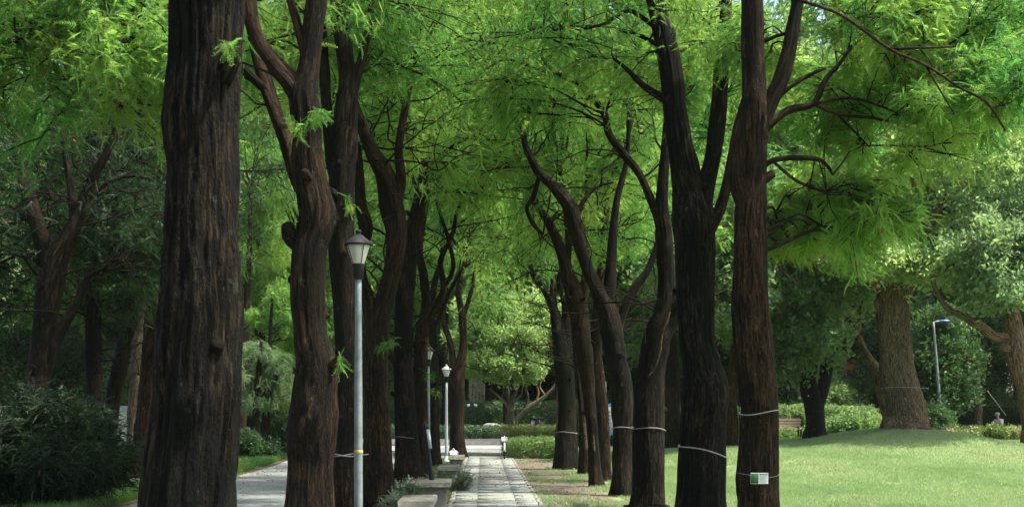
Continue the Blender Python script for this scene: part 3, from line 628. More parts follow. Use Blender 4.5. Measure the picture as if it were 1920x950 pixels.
weeper('dense drooping conifer seen between the bent trunk and the lamp', 56,
 [[(560,840,18),(562,740,16),(566,600,12),(568,460,8)]],
 [(575,500,2.6,4,0,2,36,1.1),(560,260,2.4,3,0,2,20,1.2)], 57, leaf=LA, size=.5)

# ---------------- big trees on the lawn, right ----------------
def rtree(name, label, Y, stems, crown, seed, bark=BC, leaf=LB_, **kw):
    d = dict(per=240, size=.42, ring=40, protos=BRO, group=None, tone=.5, droop=.1); d.update(kw)
    return ptree(name, label, Y, stems, crown, bark=bark, leaf=leaf, seed=seed, **d)
rtree('camphor_tree', 'giant camphor tree with flared roots on the grassy mound', 40,
 [[(1697,806,92),(1699,790,78),(1698,770,70),(1693,742,65),(1686,710,61),(1681,675,60),(1675,607,61),(1676,540,56),(1687,480,46),(1693,420,38),(1700,370,32),(1706,300,24),(1710,220,16)],
  [(1664,600,22),(1652,570,26),(1648,560,20)], [(1700,800,50),(1722,803,34),(1744,812,18),(1758,820,8)], [(1690,800,44),(1668,803,30),(1648,812,14),(1632,822,6)], [(1702,802,36,-.5),(1706,812,30,-.9),(1712,822,12,-1.3)],
  [(1690,490,34),(1655,440,24),(1620,400,18),(1590,380,12)], [(1695,440,26),(1740,420,22),(1765,380,20),(1776,330,17),(1775,290,12)],
  [(1660,545,20),(1640,530,17),(1620,515,12)], [(1700,560,14),(1730,500,12),(1770,470,9)]],
 [(1700,330,2.4,1.5,1,2.2,28,.8),(1830,360,2.2,1.6,0,2.2,24,.9),(1600,470,.9,.7,-1.2,.9,6,.5),(1730,500,.9,.6,-1,1,5,.5),(1780,150,3,2.4,1,2.5,12,1.1),(1590,430,1.2,.9,.5,1.2,12,.8)], 61, ring=96, rough=.022, step=.06, flare=1.0, tone=.65, leaf=LQ, per=170)
rtree('leaning_tree', 'slim crooked trunk leaning out to the left against the giant camphor', 41.5,
 [[(1668,800,18),(1660,770,17),(1650,730,17),(1644,695,20),(1626,668,14),(1612,640,13),(1600,610,11),(1588,590,9),(1570,565,7)],[(1608,630,10),(1610,605,8),(1614,575,7)],[(1643,700,10),(1655,680,6)]],
 [(1560,540,1.1,.8,0,1.2,12,.6)], 63, rough=.008)
rtree('spreading_tree', 'dark low-forked tree in front of the leafy hedge, a white tag on its trunk', 42,
 [[(1528,836,34),(1528,790,34),(1526,760,36),(1516,720,30),(1512,690,24),(1500,680,22)],
  [(1530,770,24),(1545,720,24),(1552,670,22),(1562,620,20),(1575,590,22),(1600,560,18),(1615,520,12)],
  [(1514,700,18),(1502,688,12),(1480,675,10),(1460,662,8)], [(1550,690,8),(1570,650,8),(1600,655,5)], [(1520,720,16),(1528,670,14),(1534,630,11),(1515,610,8)],
  [(1575,592,10),(1520,578,9),(1450,570,7)]],
 [(1500,530,2.0,.8,0,1.6,16,.8),(1455,620,.8,.7,-.5,.8,9,.55),(1480,500,2.2,1.2,0,1.8,18,.9),(1590,500,1.6,1.3,.4,1.4,14,.8)], 65, bark=BD, leaf=LB_, tone=.25, size=.4)
rtree('leaning_tree', 'reddish leaning trunk with sawn stubs at the right edge of the view', 38,
 [[(1935,790,36),(1925,730,38),(1912,680,40),(1905,640,38),(1900,590,26),(1890,560,22),(1884,530,20),(1890,470,14),(1910,400,10)],
  [(1908,650,26),(1885,650,24),(1878,645,20)], [(1905,630,20),(1870,632,18),(1842,612,16),(1834,600,10)], [(1842,614,14),(1800,590,12),(1770,570,10),(1750,520,8),(1790,495,5)]],
 [(1870,500,1.6,1.2,-.5,1.6,20,.75),(1960,400,1.6,1.6,0,2,9,.9)], 67, rough=.01, tone=.6, per=170, leaf=LP)
rtree('evergreen_tree', 'slender evergreen with tiered dark foliage behind the person', 54,
 [[(1834,792,15),(1833,740,14),(1830,690,11),(1828,620,8),(1826,540,5)],[(1832,700,6),(1860,670,4)],[(1831,690,6),(1800,660,4)]],
 [(1830,640,1.9,1.5,0,1.8,30,.75),(1850,500,2,1.6,0,1.8,18,.9)], 69, bark=BC, leaf=LD, size=.45, per=200)
rtree('evergreen_tree', 'glossy rounded evergreen just left of the blue-headed lamp post', 49,
 [[(1745,815,12),(1745,740,11),(1746,660,8),(1748,600,5)]],
 [(1745,700,1.0,2.0,0,1.2,34,.65),(1750,620,.7,.7,0,.9,10,.5)], 71, bark=BC, leaf=LD, size=.42, tone=.75, per=220)
rtree('banyan_tree', 'dark tree with hanging aerial roots seen between the two nearest right trunks', 41,
 [[(1372,850,20),(1373,780,18),(1376,700,18),(1380,620,14),(1385,520,10)]]+[[(1360+6*k,852-2*k,2.6),(1362+5*k,780,2.2),(1370+2*k,700,2)] for k in range(9)],
 [(1390,560,2.4,1.4,0,1.6,24,.9),(1450,640,1.3,.8,0,1.4,10,.7),(1400,420,2.4,1.6,0,1.8,14,1.)], 73, bark=BR, leaf=LB_, tone=.3)
rtree('crooked_tree', 'small pale crooked tree with many bare twisting limbs behind the flowering hedge', 47,
 [[(959,829,13),(960,805,12),(961,790,13),(957,772,10),(961,752,8),(966,738,6),(975,715,4)],
  [(962,792,11),(975,778,9),(992,762,9),(1008,752,8),(1022,742,6),(1036,728,5),(1046,712,3)],
  [(957,770,6),(945,752,5),(932,740,4),(918,728,3)], [(961,752,5),(975,742,4),(982,722,3)], [(985,766,5),(990,745,5),(986,725,4),(996,708,3)],
  [(1005,752,5),(1010,735,4),(1004,718,3)], [(957,765,4),(950,735,3),(940,715,2)], [(1022,742,4),(1012,722,3),(1022,705,2)], [(940,745,3),(948,722,2.5),(960,705,2)]],
 [(960,640,1.65,.72,0,1.5,40,.5),(945,685,1.35,.32,-1,.8,16,.4),(905,670,.7,.5,0,.9,12,.42),(1010,620,.9,.9,.3,1.1,16,.5),(920,600,1.1,.5,.4,1.1,12,.55)], 75, bark=BQ, leaf=LQ, size=.34, rough=.004, wr=.01, per=230, zmin=1.4)
# ---------------- backdrop wood ----------------
def wood_proto(seed, H, W, leaf, bark, label, loc):
    r = np.random.default_rng(seed); root = empty('backdrop_tree', loc, label, 'tree', 'trees of the wood closing the view')
    mb = MB(); tk = tube(mb, [(0,0,-.1,.34),(0,.1,.3*H,.27),(.2,0,.6*H,.17),(.1,.1,.92*H,.05)], .5, 14, .01, seed); tr = mb.build('trunk', bark, root, None, True)
    C = []; R = []
    for k in range(62):
        z = H*(.22+.74*r.random()); q = (z/H-.22)/.78; rr = W*(.55+.75*math.sin(math.pi*min(1, q*.9+.12)))*(.35+.65*r.random()**.6); a = r.random()*6.283
        C.append((math.cos(a)*rr, math.sin(a)*rr, z)); R.append(1.1+.8*r.random())
    fm, wm = MB(), MB(); foliage(fm, wm, C, R, 210, r, BRO if seed % 2 else PIN, .75, tk[tk[:, 2] > .2*H], .2, wr=.02, toner=.2)
    fm.build('crown', leaf, root); wm.build('branches', BT, root); return root
wl = 'tall sunlit tree of the wood closing the view behind the avenue'
protos = [wood_proto(81, 23, 3.6, LP, BD, wl, (-4.6, 71, 0)), wood_proto(82, 20, 3.4, LA, BD, wl, (3.2, 68, 0)), wood_proto(83, 22, 3.8, LB_, BC, wl, (16, 66, 0)), wood_proto(84, 24, 3.6, LA, BD, wl, (-13, 66, 0))]
r = np.random.default_rng(99); pl = []
for k, x in enumerate(np.arange(-33, 37, 5.6)): pl.append((x+r.normal(0, .8), 76+r.normal(0, 2.5), 0))
for k, x in enumerate(np.arange(-44, 50, 7.2)): pl.append((x+r.normal(0, 1), 92+r.normal(0, 3), 1))
pl += [(-19, 58, 0), (-24, 48, 0), (9.5, 61, 0), (22.5, 62, 0), (-1, 60.5, 0), (27, 55, 0)]
for k, (x, y, tier) in enumerate(pl):
    c = copy_tree(protos[k % 4]); s_ = .9+.25*r.random()+.12*tier
    c.location = (x, y, 0); c.rotation_euler = (0, 0, r.random()*6.28); c.scale = (s_, s_, s_)
# ---------------- hedges, shrubs, planting ----------------
def hedge(name, label, x0, x1, y0, y1, z0, z1, leaf, n, size=.16, seed=1, protos=BRO, cat='hedge', wob=.06, group=None):
    """clipped hedge: leaves through a wobbling skin round a dense leafy core"""
    r = np.random.default_rng(seed); mb = MB(); cx, cy = (x0+x1)/2, (y0+y1)/2; gz = float(G(cx, cy))
    # core shape: subdivided lumpy box
    nx, nz = max(3, int((x1-x0)/.25)), 6; i = .05+size*.25
    for fy in (y0+i, y1-i):
        X, Z = np.meshgrid(np.linspace(x0+i, x1-i, nx), np.linspace(z0, z1-i, nz), indexing='ij'); W = vn(np.stack([X*2, Z*3, X*0+seed+fy], -1))*wob
        V = np.stack([X, fy+W, Z+gz], -1).reshape(-1, 3); a = np.arange(nx-1)[:, None]*nz; b = np.arange(nz-1)[None]
        mb.add(V, np.stack([a+b, a+nz+b, a+nz+b+1, a+b+1], -1).reshape(-1, 4), None, .1)
    box(mb, x0+i*1.3, x1-i*1.3, y0+i*1.6, y1-i*1.6, z0+gz, z1+gz-i*1.2, .1)
    A = [(x1-x0)*(z1-z0), (x1-x0)*(y1-y0), (y1-y0)*(z1-z0)]; pr = np.array([A[0], A[0]*.5, A[1], A[2], A[2]]); pr /= pr.sum(); f = r.choice(5, n, p=pr)
    p = np.stack([r.uniform(x0, x1, n), r.uniform(y0, y1, n), r.uniform(z0, z1, n)], -1); nrm = np.zeros((n, 3))
    for k, (ax, v, s) in enumerate(((1, y0, -1), (1, y1, 1), (2, z1, 1), (0, x0, -1), (0, x1, 1))):
        q = f == k; p[q, ax] = v+r.normal(0, .03, q.sum())-s*.04; nrm[q, ax] = s
    w_ = vn(np.stack([p[:, 0]*1.7+seed, p[:, 1]*1.7, p[:, 2]*1.7], -1)); p += nrm*(w_*wob)[:, None]; p[:, 2] += gz
    rn = np.clip(.5+w_*.3+r.normal(0, .2, n), 0, 1)
    scatter(mb, protos, p, nrm*.8+r.normal(0, .6, (n, 3)), size*(.7+.6*r.random(n)), rn, r)
    o = mb.build(name, leaf); return tag(o, label, cat, group)
hedge('hedge', 'tall clipped dark hedge across the end of the path', -7.2, 3.3, 57.6, 58.8, 0, 1.85, LH, 16000, .2, 1)
hedge('hedge', 'low clipped green hedge growing in the dark stone planter', -6.6, 1.6, 54.75, 55.9, .35, .84, LH, 7000, .16, 2)
hedge('hedge', 'tall dark hedge behind the lawn trees at the right edge', 15.2, 26, 56, 57.6, 0, 1.55, LD, 14000, .24, 3)
hedge('hedge', 'leafy sunlit hedge in front of the pale building', 10.4, 14.6, 51.5, 52.9, 0, 1.5, LB_, 9000, .24, 4, wob=.12)
hedge('hedge', 'low pale-topped hedge behind the park bench', 10.3, 13.4, 49.0, 50.1, 0, .55, LB_, 5000, .2, 5, wob=.1)
hedge('hedge', 'long low hedge on the far side of the lawn mound', 16.3, 25, 50.5, 51.6, 0, .55, LP, 9000, .2, 6, wob=.12)
hedge('flowering_hedge', 'low clipped hedge front of the flowering hedge, right of the path end', -.02, 1.52, 42.6, 44.2, 0, .57, LQ, 5200, .14, 7, wob=.05)
hedge('flowering_hedge', 'yellow green hedge dotted with pink young leaves beneath the pale crooked tree', -.25, 1.9, 45.0, 46.3, 0, .95, LY, 6500, .15, 8, wob=.12)
hedge('hedge', 'dark hedge glimpsed behind the banyan roots', 4.6, 9.6, 50.5, 51.7, 0, 1.35, LH, 8000, .22, 9, wob=.12)
hedge('hedge', 'dark hedge far left behind the avenue trunks', -14.5, -7.6, 59.5, 60.6, 0, 1.7, LD, 8000, .24, 10, wob=.12)

def bush(name, label, c, rad_, n, leaf, protos, size, seed, stems=6, cat='shrub', group=None, droop=.2, hub=.15, tone=.5):
    r = np.random.default_rng(seed); gz = float(G(c[0], c[1])); loc = (c[0], c[1], gz); root = empty(name, loc, label, cat, group)
    fm, wm = MB(), MB(); k = max(4, int(n/130)); C = []; R = []
    for _ in range(k):
        v = r.normal(0, 1, 3); v /= np.linalg.norm(v); q = .45+.5*r.random()
        p = np.array([c[0], c[1], gz+rad_[2]])+v*q*np.array(rad_)*[1, 1, .95]; C.append(p); R.append(.38*min(rad_)+.1)
    A = []
    for s in range(stems):
        a = r.random()*6.28; e = np.array([c[0]+math.cos(a)*rad_[0]*.6, c[1]+math.sin(a)*rad_[1]*.6, gz+rad_[2]*1.2]); b = np.array([c[0], c[1], gz-.05])+[*r.normal(0, .08, 2), 0]
        A.append(tube(wm, [(*b, .03*rad_[2]+.004), (*((b+e)/2+[0, 0, .1]+r.normal(0, .06, 3)), .02*rad_[2]+.003), (*e, .008)], .15, 6, cap=False))
    foliage(fm, wm, C, R, 130, r, protos, size, np.concatenate(A), droop, wr=.006, tone=tone)
    fm.build('foliage', leaf, root, loc); wm.build('stems', BT, root, loc); return root
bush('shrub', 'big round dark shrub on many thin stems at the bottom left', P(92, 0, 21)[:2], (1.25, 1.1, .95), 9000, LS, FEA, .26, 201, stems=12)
bush('shrub', 'small dark leafy shrub at the foot of the upright slim trunk', P(170, 0, 24)[:2], (.35, .35, .32), 1400, LS, BRO, .22, 202)
bush('shrub', 'dark shrub right behind the nearest giant trunk at the road edge', P(455, 0, 41)[:2], (.75, .6, .42), 2600, LD, BRO, .26, 203)
bush('shrub', 'bushy dark shrub under the weeping conifers next to the bent trunk', P(532, 0, 46)[:2], (.6, .6, .7), 2600, LD, BRO, .26, 204)
bush('shrub', 'spreading glossy shrub beside the giant camphor, left of its roots', P(1605, 0, 45)[:2], (1.5, .9, .45), 4200, LB_, BRO, .26, 205)
bush('shrub', 'dark shrub at the foot of the blue-headed lamp post', P(1735, 0, 46)[:2], (1.0, .7, .55), 3200, LD, BRO, .26, 206)
for k, (px, Y, a) in enumerate(((1800, 45, .6), (1842, 46.5, .7), (1880, 44.5, .62), (1915, 45.5, .7))):
    bush('border_shrub', ['low yellow green border shrub nearest the blue-headed lamp post', 'low border shrub directly left of the person', 'low yellowish border shrub in front of the person', 'rightmost low yellowish border shrub by the frame edge'][k],
         P(px, 0, Y)[:2], (a, .5, .19), 1500, LY, BRO, .2, 210+k, group='border shrubs edging the lawn')
u0 = bush('understory_shrub', 'tall leafy shrub of the dark thicket filling the gaps behind the hedges', (-5, 63.2), (2.4, 1.3, 1.9), 5200, LB_, BRO, .42, 240, stems=10, group='thicket shrubs behind the hedges')
u1 = bush('understory_shrub', 'tall leafy shrub of the dark thicket filling the gaps behind the hedges', (7.5, 63.5), (2.5, 1.3, 2.1), 5200, LD, BRO, .42, 241, stems=10, group='thicket shrubs behind the hedges')
for k, (x, y) in enumerate(((-9, 64), (-13, 62), (-17, 60), (-20.5, 56), (3.2, 66), (11.2, 60), (14.6, 60.5), (18.4, 59), (22, 60), (26, 59), (30, 58), (-24, 52), (-1.5, 68), (-8, 73), (-3.5, 74), (.5, 73), (5, 74.5), (9, 73), (-13, 74), (13.5, 75), (18, 74), (-18, 72), (23, 75))):
    c = copy_tree((u0, u1)[k % 2]); c.location = (x, y, float(G(x, y))); c.rotation_euler = (0, 0, k*1.3); s_ = .9+.1*(k % 4)+(.35 if y > 71 else 0); c.scale = (s_, s_, s_)
# silver leaved plants by the benches
for k, (u, Y, s) in enumerate(((-1.35, 20.6, .2), (-1.15, 23.8, .17), (-.72, 29.4, .16), (-.95, 26.3, .17), (-.55, 24.9, .14), (-1.3, 19.2, .2))):
    bush('silver_plant', ['silvery feathery plant left of the second concrete bench', 'silvery plant between the second and third bench', 'silvery plant before the farthest bench', 'silvery plant left of the third bench', 'small silvery plant at the path edge behind the second bench', 'silvery plant left of the nearest concrete bench'][k],
         (X_of(u, Y), Y), (s*1.2, s*1.2, s), 700, LG, FEL, .13, 220+k, cat='plant', group='silvery plants by the benches', droop=-.3)
# sprouting twigs with fresh leaves on the left row trunks: part of their tree
def sprout(root, px, py, Y, rr, n, seed):
    r = np.random.default_rng(seed); c = P(px, py, Y); mb = MB(); foliage(mb, mb, [c+[0, .05, 0], c+r.normal(0, rr*.6, 3)], [rr*.8, rr*.6], n, r, FEA, .11, None, .6, subs=4, wr=.004, tone=.45)
    for k in range(5): tube(mb, [(*(c+[0, .12, 0]), .006), (*(c+r.normal(0, rr*.4, 3)), .003)], .1, 4, cap=False, rn=.1)
    mb.build('leafy_sprout', LA, root, tuple(root.location))
sprout(rt['dark tru'] if 'dark tru' in rt else rt['huge dar'], 722, 645, 19.8, .16, 34, 1)
sprout(rt['tall str'], 655, 372, 16.7, .2, 30, 2)
sprout(rt['bent for'], 562, 235, 13.7, .2, 60, 3); sprout(rt['bent for'], 640, 680, 13.7, .07, 12, 4)
sprout(rt['huge dar'], 436, 84, 8.3, .07, 10, 5); sprout(rt['reddish '], 800, 700, 28, .25, 26, 6)

# ---------------- planter and things at the end of the path ----------------
mb = MB(); box(mb, -6.7, 1.68, 54.45, 54.65, .15, .42, .5, .01); box(mb, -6.7, -6.5, 54.66, 56.1, 0, .42, .5, .01); box(mb, 1.48, 1.68, 54.66, 56.1, 0, .42, .5, .01); box(mb, -6.7, 1.68, 56.11, 56.3, 0, .42, .5, .01)
tag(mb.build('planter', M_PLANTER), 'long dark stone planter holding the low hedge at the path end', 'planter')
# boulder
r = np.random.default_rng(5); th = np.linspace(0, math.pi, 14); ph = np.linspace(0, 2*math.pi, 24, endpoint=False); TH, PH = np.meshgrid(th, ph, indexing='ij')
D = np.stack([np.sin(TH)*np.cos(PH), np.sin(TH)*np.sin(PH), np.cos(TH)], -1); D = D*(1+.12*vn(D*1.6+3)+.05*vn(D*4))[..., None]; sg = np.sign(D)*np.abs(D)**.75
V = (sg*[.4, .3, .2]).reshape(-1, 3)+[*P(922, 0, 56.9)[:2], .86]; i = np.arange(13)[:, None]*24; j = np.arange(24)[None]; mb = MB()
mb.add(V, np.stack([i+j, i+24+j, i+24+(j+1) % 24, i+(j+1) % 24], -1).reshape(-1, 4)); tube(mb, [(*P(922,0,56.9)[:2],0,.28),(*P(922,0,56.9)[:2],.8,.22)], .2, 12, .03, 3)
tag(mb.build('boulder', M_STONE, smooth=True), 'rounded pale boulder rising behind the low planter hedge', 'boulder')
# weathered boarded pylon
root = empty('boarded_pylon', (*P(901, 0, 64)[:2], 0), 'pale weathered boarded pylon tapering upwards behind the tall hedge', 'pylon'); cx = float(root.location[0])
m, t, o = mat('weathered_board'); v = coords(t, None, (3, 3, .35)); n1 = noise(t, v, 3, 5, .7, .3); n2 = noise(t, coords(t), 5, 5, .7)
principled(t, o, mixc(t, ramp(t, n2, [(.56, (0, 0, 0)), (.62, (1, 1, 1))]), ramp(t, n1, [(.3, (.2, .16, .11)), (.6, (.42, .38, .29))]), (.24, .1, .045)), .85, .2, bump=n1, bs=.3); M_BOARD = m
def taper(V):
    V = V.copy(); k = 1-.045*V[:, 2]; V[:, 0] = cx+(V[:, 0]-cx)*k; V[:, 1] = 64+(V[:, 1]-64)*k; return V
for k in range(7):
    for zz in ((0, 1.9), (1.91, 3.9)):
        mb = MB(); a = -.66+k*.19; box(mb, cx+a, cx+a+.183, 63.42+.01*(k % 2), 63.47+.01*(k % 2), zz[0], zz[1], .5, .006, taper); mb.build('board', M_BOARD, root, tuple(root.location))
mb = MB(); box(mb, cx-.66, cx+.66, 63.5, 64.6, 0, 3.88, .5, .02, taper); mb.build('core', M_BOARD, root, tuple(root.location))
# post with twin spotlights
c = P(885, 0, 56.6); root = empty('spotlight_post', (c[0], c[1], 0), 'thin dark post carrying two small white spotlights before the tall hedge', 'lamp post')
mb = MB(); tube(mb, [(c[0], c[1], 0, .035), (c[0], c[1], 1.9, .035)], .5, 10); box(mb, c[0]-.16, c[0]+.16, c[1]-.015, c[1]+.015, 1.9, 1.93); mb.build('pole', M_BLACK, root, tuple(root.location))
for s in (-1, 1):
    mb = MB(); tube(mb, [(c[0]+s*.1, c[1], 1.88, .05), (c[0]+s*.2, c[1]-.06, 1.83, .06)], .05, 12); mb.build('spotlight', M_WHITE, root, tuple(root.location))
# bins
c = P(1008, 0, 48.2); root = empty('litter_bin', (c[0], c[1], 0), 'dark twin litter bin on posts behind the flowering hedge', 'bin')
for s in (-1, 1):
    mb = MB(); box(mb, c[0]+s*.15-.13, c[0]+s*.15+.13, c[1]-.15, c[1]+.15, .55, 1.32, .5, .02); mb.build('bin_box', M_BLACK, root, tuple(root.location))
    mb = MB(); tube(mb, [(c[0]+s*.15, c[1], 0, .03), (c[0]+s*.15, c[1], .55, .03)], .3, 8); mb.build('leg', M_BLACK, root, tuple(root.location))
    mb = MB(); box(mb, c[0]+s*.15-.14, c[0]+s*.15+.14, c[1]-.165, c[1]+.16, 1.33, 1.36, .5, .008); mb.build('lid', M_BLACK, root, tuple(root.location))
# dark slim post trees seen at the far hedge
ptree('far_tree', 'slim dark trunk rising from the low hedge left of the pale crooked tree', 56.4, [[(949,800,14),(950,740,13),(950,660,11),(948,560,8)]], [(948,470,2.6,1.8,0,2,20,1.2)], bark=BD, leaf=LP, seed=91, size=.5, group=None, ring=16, per=220)
ptree('far_tree', 'slim reddish trunk behind the farthest lamp post', 57, [[(833,835,12),(834,740,11),(836,640,9),(838,540,6)]], [(830,450,2.6,2.4,0,2,22,1.3)], bark=BR, leaf=LA, seed=92, size=.5, group=None, ring=16, per=220)
ptree('far_tree', 'dark broad trunk glimpsed beside the boarded pylon', 66, [[(932,800,24),(931,740,22),(930,680,20),(932,560,14)]], [(930,430,3,3,0,2,20,1.5)], bark=BD, leaf=LP, seed=93, size=.6, group=None, ring=16, per=220)

# ---------------- fallen leaves ----------------
r = np.random.default_rng(77); n = 9000; yy = 9+r.random(n)*40; uu = r.choice([0, 1, 2], n, p=[.3, .5, .2]); uu = np.where(uu == 0, -2.5+r.random(n)*3.4, np.where(uu == 1, .95+np.abs(r.normal(0, 3.2, n)), -6.1+np.abs(r.normal(0, .8, n)))); xx = X_of(uu, yy)
zz = G(xx, yy)+np.where((uu > -.5) & (uu < .93), .055, np.where(uu > .99, .05, .02)); mb = MB()
scatter(mb, [(np.array([[-.5, 0, 0], [0, -.25, .06], [.6, 0, .02], [0, .25, .1]]), np.array([[0, 1, 2], [0, 2, 3]]))], np.stack([xx, yy, zz], -1), np.stack([r.normal(0, 1, n), r.normal(0, 1, n), r.normal(0, .1, n)], -1), .03+.03*r.random(n), np.full(n, 1.), r)
tag(mb.build('fallen_leaves', LY), 'small brown fallen leaves scattered over path, soil and lawn edge', 'leaves', kind='stuff')
# ---------------- benches ----------------
def bench():
    root = empty('concrete_bench', (0, 0, 0), 'x', 'bench', 'concrete benches beside the path')
    mb = MB(); box(mb, -.26, .26, -.62, .62, .33, .42, .5, .012); mb.build('seat', M_CONC, root)
    for s in (-1, 1):
        mb = MB(); box(mb, -.21, .21, s*.5-.05, s*.5+.05, 0, .33, .5, .01); mb.build('support', M_CONC, root)
    mb = MB(); box(mb, -.035, .035, -.44, .44, .18, .33, .5, .008); mb.build('stretcher', M_CONC, root)
    return root
b0 = bench(); lb = ['nearest concrete bench, only its slab top at the bottom edge', 'second concrete bench, beside the foot of the leaning black post', 'third concrete bench from the camera, a pale block by the path', 'farthest small concrete bench, in front of the last lamp']
for k, (u, Y, w_) in enumerate(((-.86, 17.0, .9), (-.85, 21.3, 1.25), (-.72, 27, .85), (-.68, 33.2, .8))):
    b = b0 if k == 0 else copy_tree(b0); b['label'] = lb[k]; b.location = (X_of(u, Y), Y, .03); b.rotation_euler = (0, 0, SL); b.scale = (w_, 1, 1)
mb = MB()
for u, Y, w_ in ((-.86, 17.0, .9), (-.85, 21.3, 1.25), (-.72, 27, .85), (-.68, 33.2, .8)): box(mb, X_of(u, Y)-.4, X_of(u, Y)+.34, Y-.75, Y+.75, -.05, .031, .5)
tag(mb.build('bench_paving', M_CONC), kind='structure')

# ---------------- street lamps ----------------
def street_lamp(label, px, Y, H, hs=1., mpole=M_GALV, star=False, tape=False):
    x = P(px, 0, Y)[0]; L = (x, Y, 0); root = empty('street_lamp', L, label, 'street lamp', 'lantern street lamps along the path'); o = (0, 0, 0)
    hb = H-.5*hs
    mb = MB(); tube(mb, [(0, 0, 0, .052*hs), (0, 0, hb*.5, .046*hs), (0, 0, hb, .036*hs)], .4, 16); mb.build('pole', mpole, root, None, True)
    mb = MB(); lathe(mb, [(.001, 0), (.12, 0), (.12, .02), (.075, .03), (.07, .16), (.055, .18)], o, 20); mb.build('base_plate', mpole, root)
    mb = MB(); lathe(mb, [(.038*hs, hb-.06), (.06*hs, hb-.05), (.062*hs, hb+.07*hs), (.075*hs, hb+.1*hs), (.074*hs, hb+.115*hs), (.001, hb+.116*hs)], o, 20); mb.build('collar', M_BLACK, root, None, True)
    n = 6 if star else 8
    mb = MB(); lathe(mb, [(.065*hs, hb+.116*hs), (.07*hs, hb+.125*hs), (.135*hs, hb+.335*hs), (.13*hs, hb+.34*hs)], o, n); g = mb.build('glass', M_FROST, root)
    mb = MB(); hc = hb+.335*hs
    lathe(mb, [(.15*hs, hc-.012), (.165*hs, hc+.0), (.16*hs, hc+.012), (.105*hs, hc+.06*hs), (.05*hs, hc+.105*hs), (.03*hs, hc+.115*hs), (.026*hs, hc+.13*hs), (.038*hs, hc+.142*hs), (.03*hs, hc+.165*hs), (.001, hc+.175*hs)], o, n if star else 24)
    cap = mb.build('cap', M_WHITEP if star else M_BLACK, root, None, not star)
    for k in range(4):
        a = k*math.pi/2+.6; mb = MB(); tube(mb, [(.068*hs*math.cos(a), .068*hs*math.sin(a), hb+.12*hs, .005), (.14*hs*math.cos(a), .14*hs*math.sin(a), hc, .005)], .1, 5); mb.build('cage_bar', M_BLACK if not star else M_WHITEP, root)
    if tape:
        mb = MB(); lathe(mb, [(.0505, 1.12), (.0525, 1.125), (.0525, 1.15), (.0505, 1.155)], o, 18); mb.build('tape_band', M_YEL, root)
    return root
street_lamp('nearest street lamp, grey-green pole with a yellow band and dark lantern cap', 672, 14.6, 3.66, 1.0, tape=True)
street_lamp('middle street lamp with dark cap, half hidden behind the reddish slender trunk', 803, 32.4, 3.29, 1.0)
street_lamp('farthest street lamp, white pole and pale pointed lantern', 837, 40.6, 3.07, .98, M_WHITEP, True)
# tall lamp with blue head on the lawn
Y = 47; b = P(1768, 0, Y); gz = float(G(b[0], Y)); root = empty('lawn_lamp', (b[0], Y, gz), 'tall thin grey lamp post with a blue oval head beyond the mound', 'lamp post'); tp = P(1750, 604, Y)-np.array([b[0], Y, gz])
mb = MB(); tube(mb, [(0, 0, 0, .07), (tp[0]*.5, 0, tp[2]*.5, .055), (tp[0], 0, tp[2], .04)], .4, 14); mb.build('pole', M_GALV, root, None, True)
mb = MB(); tube(mb, [(tp[0], 0, tp[2]-.05, .03), (tp[0]+.06, 0, tp[2]+.02, .03), (tp[0]+.3, 0, tp[2]+.05, .028)], .1, 10); mb.build('arm', M_GALV, root, None, True)
mb = MB(); lathe(mb, [(.001, .05), (.14, .045), (.2, .015), (.21, 0), (.2, -.02), (.1, -.045), (.001, -.05)], (tp[0]+.42, 0, tp[2]+.05), 20, squash=.6); mb.build('lamp_head', M_BLUE, root, None, True)
# ---------------- leaning black sign post ----------------
a = P(816, 0, 21.4); top = P(796, 793, 21.4); root = empty('sign_post', (a[0], 21.4, 0), 'leaning black post with a narrow white and green panel, by the second bench', 'sign')
d = np.array([top[0]-a[0], 0, top[2]]); mb = MB(); tube(mb, [(0, 0, 0, .045), (*(d*.5), .042), (*d, .036)], .3, 12); mb.build('post', M_BLACK, root, None, True)
mb = MB(); q0, q1 = d*.70, d*.985; w3 = .05
for nm, f0, f1, mm in (('white_panel', 0, .8, M_WHITE), ('green_panel', .81, 1, M_GREENP)):
    mb = MB(); A_ = q0+(q1-q0)*f0; B_ = q0+(q1-q0)*f1; V = []
    for (p, zz) in ((A_, 0), (B_, 0)):
        for yy in (-.05, -.03):
            for xx in (.02, .075): V.append((p[0]+xx, yy, p[2]))
    mb.add(np.array(V), np.array([[0, 1, 5, 4], [2, 6, 7, 3], [0, 4, 6, 2], [1, 3, 7, 5], [0, 2, 3, 1], [4, 5, 7, 6]])); mb.build(nm, mm, root)
# ---------------- banner behind the right row ----------------
Y = 44; c = P(1142, 0, Y); gz = float(G(c[0], Y)); root = empty('banner_stand', (c[0], Y, gz), 'upright blue and white banner stand between right-row trunks', 'banner'); s = Y/F
z0 = P(0, 815, Y)[2]-gz; z1 = P(0, 756, Y)[2]-gz
mb = MB(); tube(mb, [(-.06, 0, 0, .025), (-.12, 0, z1+.75, .025)], .4, 10); mb.build('pole', M_WHITEP, root, None, True)
mb = MB(); box(mb, -.11, .13, -.05, -.035, z0, z1, .5, .003); mb.build('frame', M_CYAN, root)
mb = MB(); box(mb, -.075, .12, -.058, -.052, z0+.06, z1-.12, .5); mb.build('panel', M_WHITE, root)
for k in range(5):
    mb = MB(); box(mb, -.05, .08-.02*(k % 3), -.062, -.059, z1-.3-.13*k, z1-.27-.13*k); mb.build('print_line', M_CYAN, root)
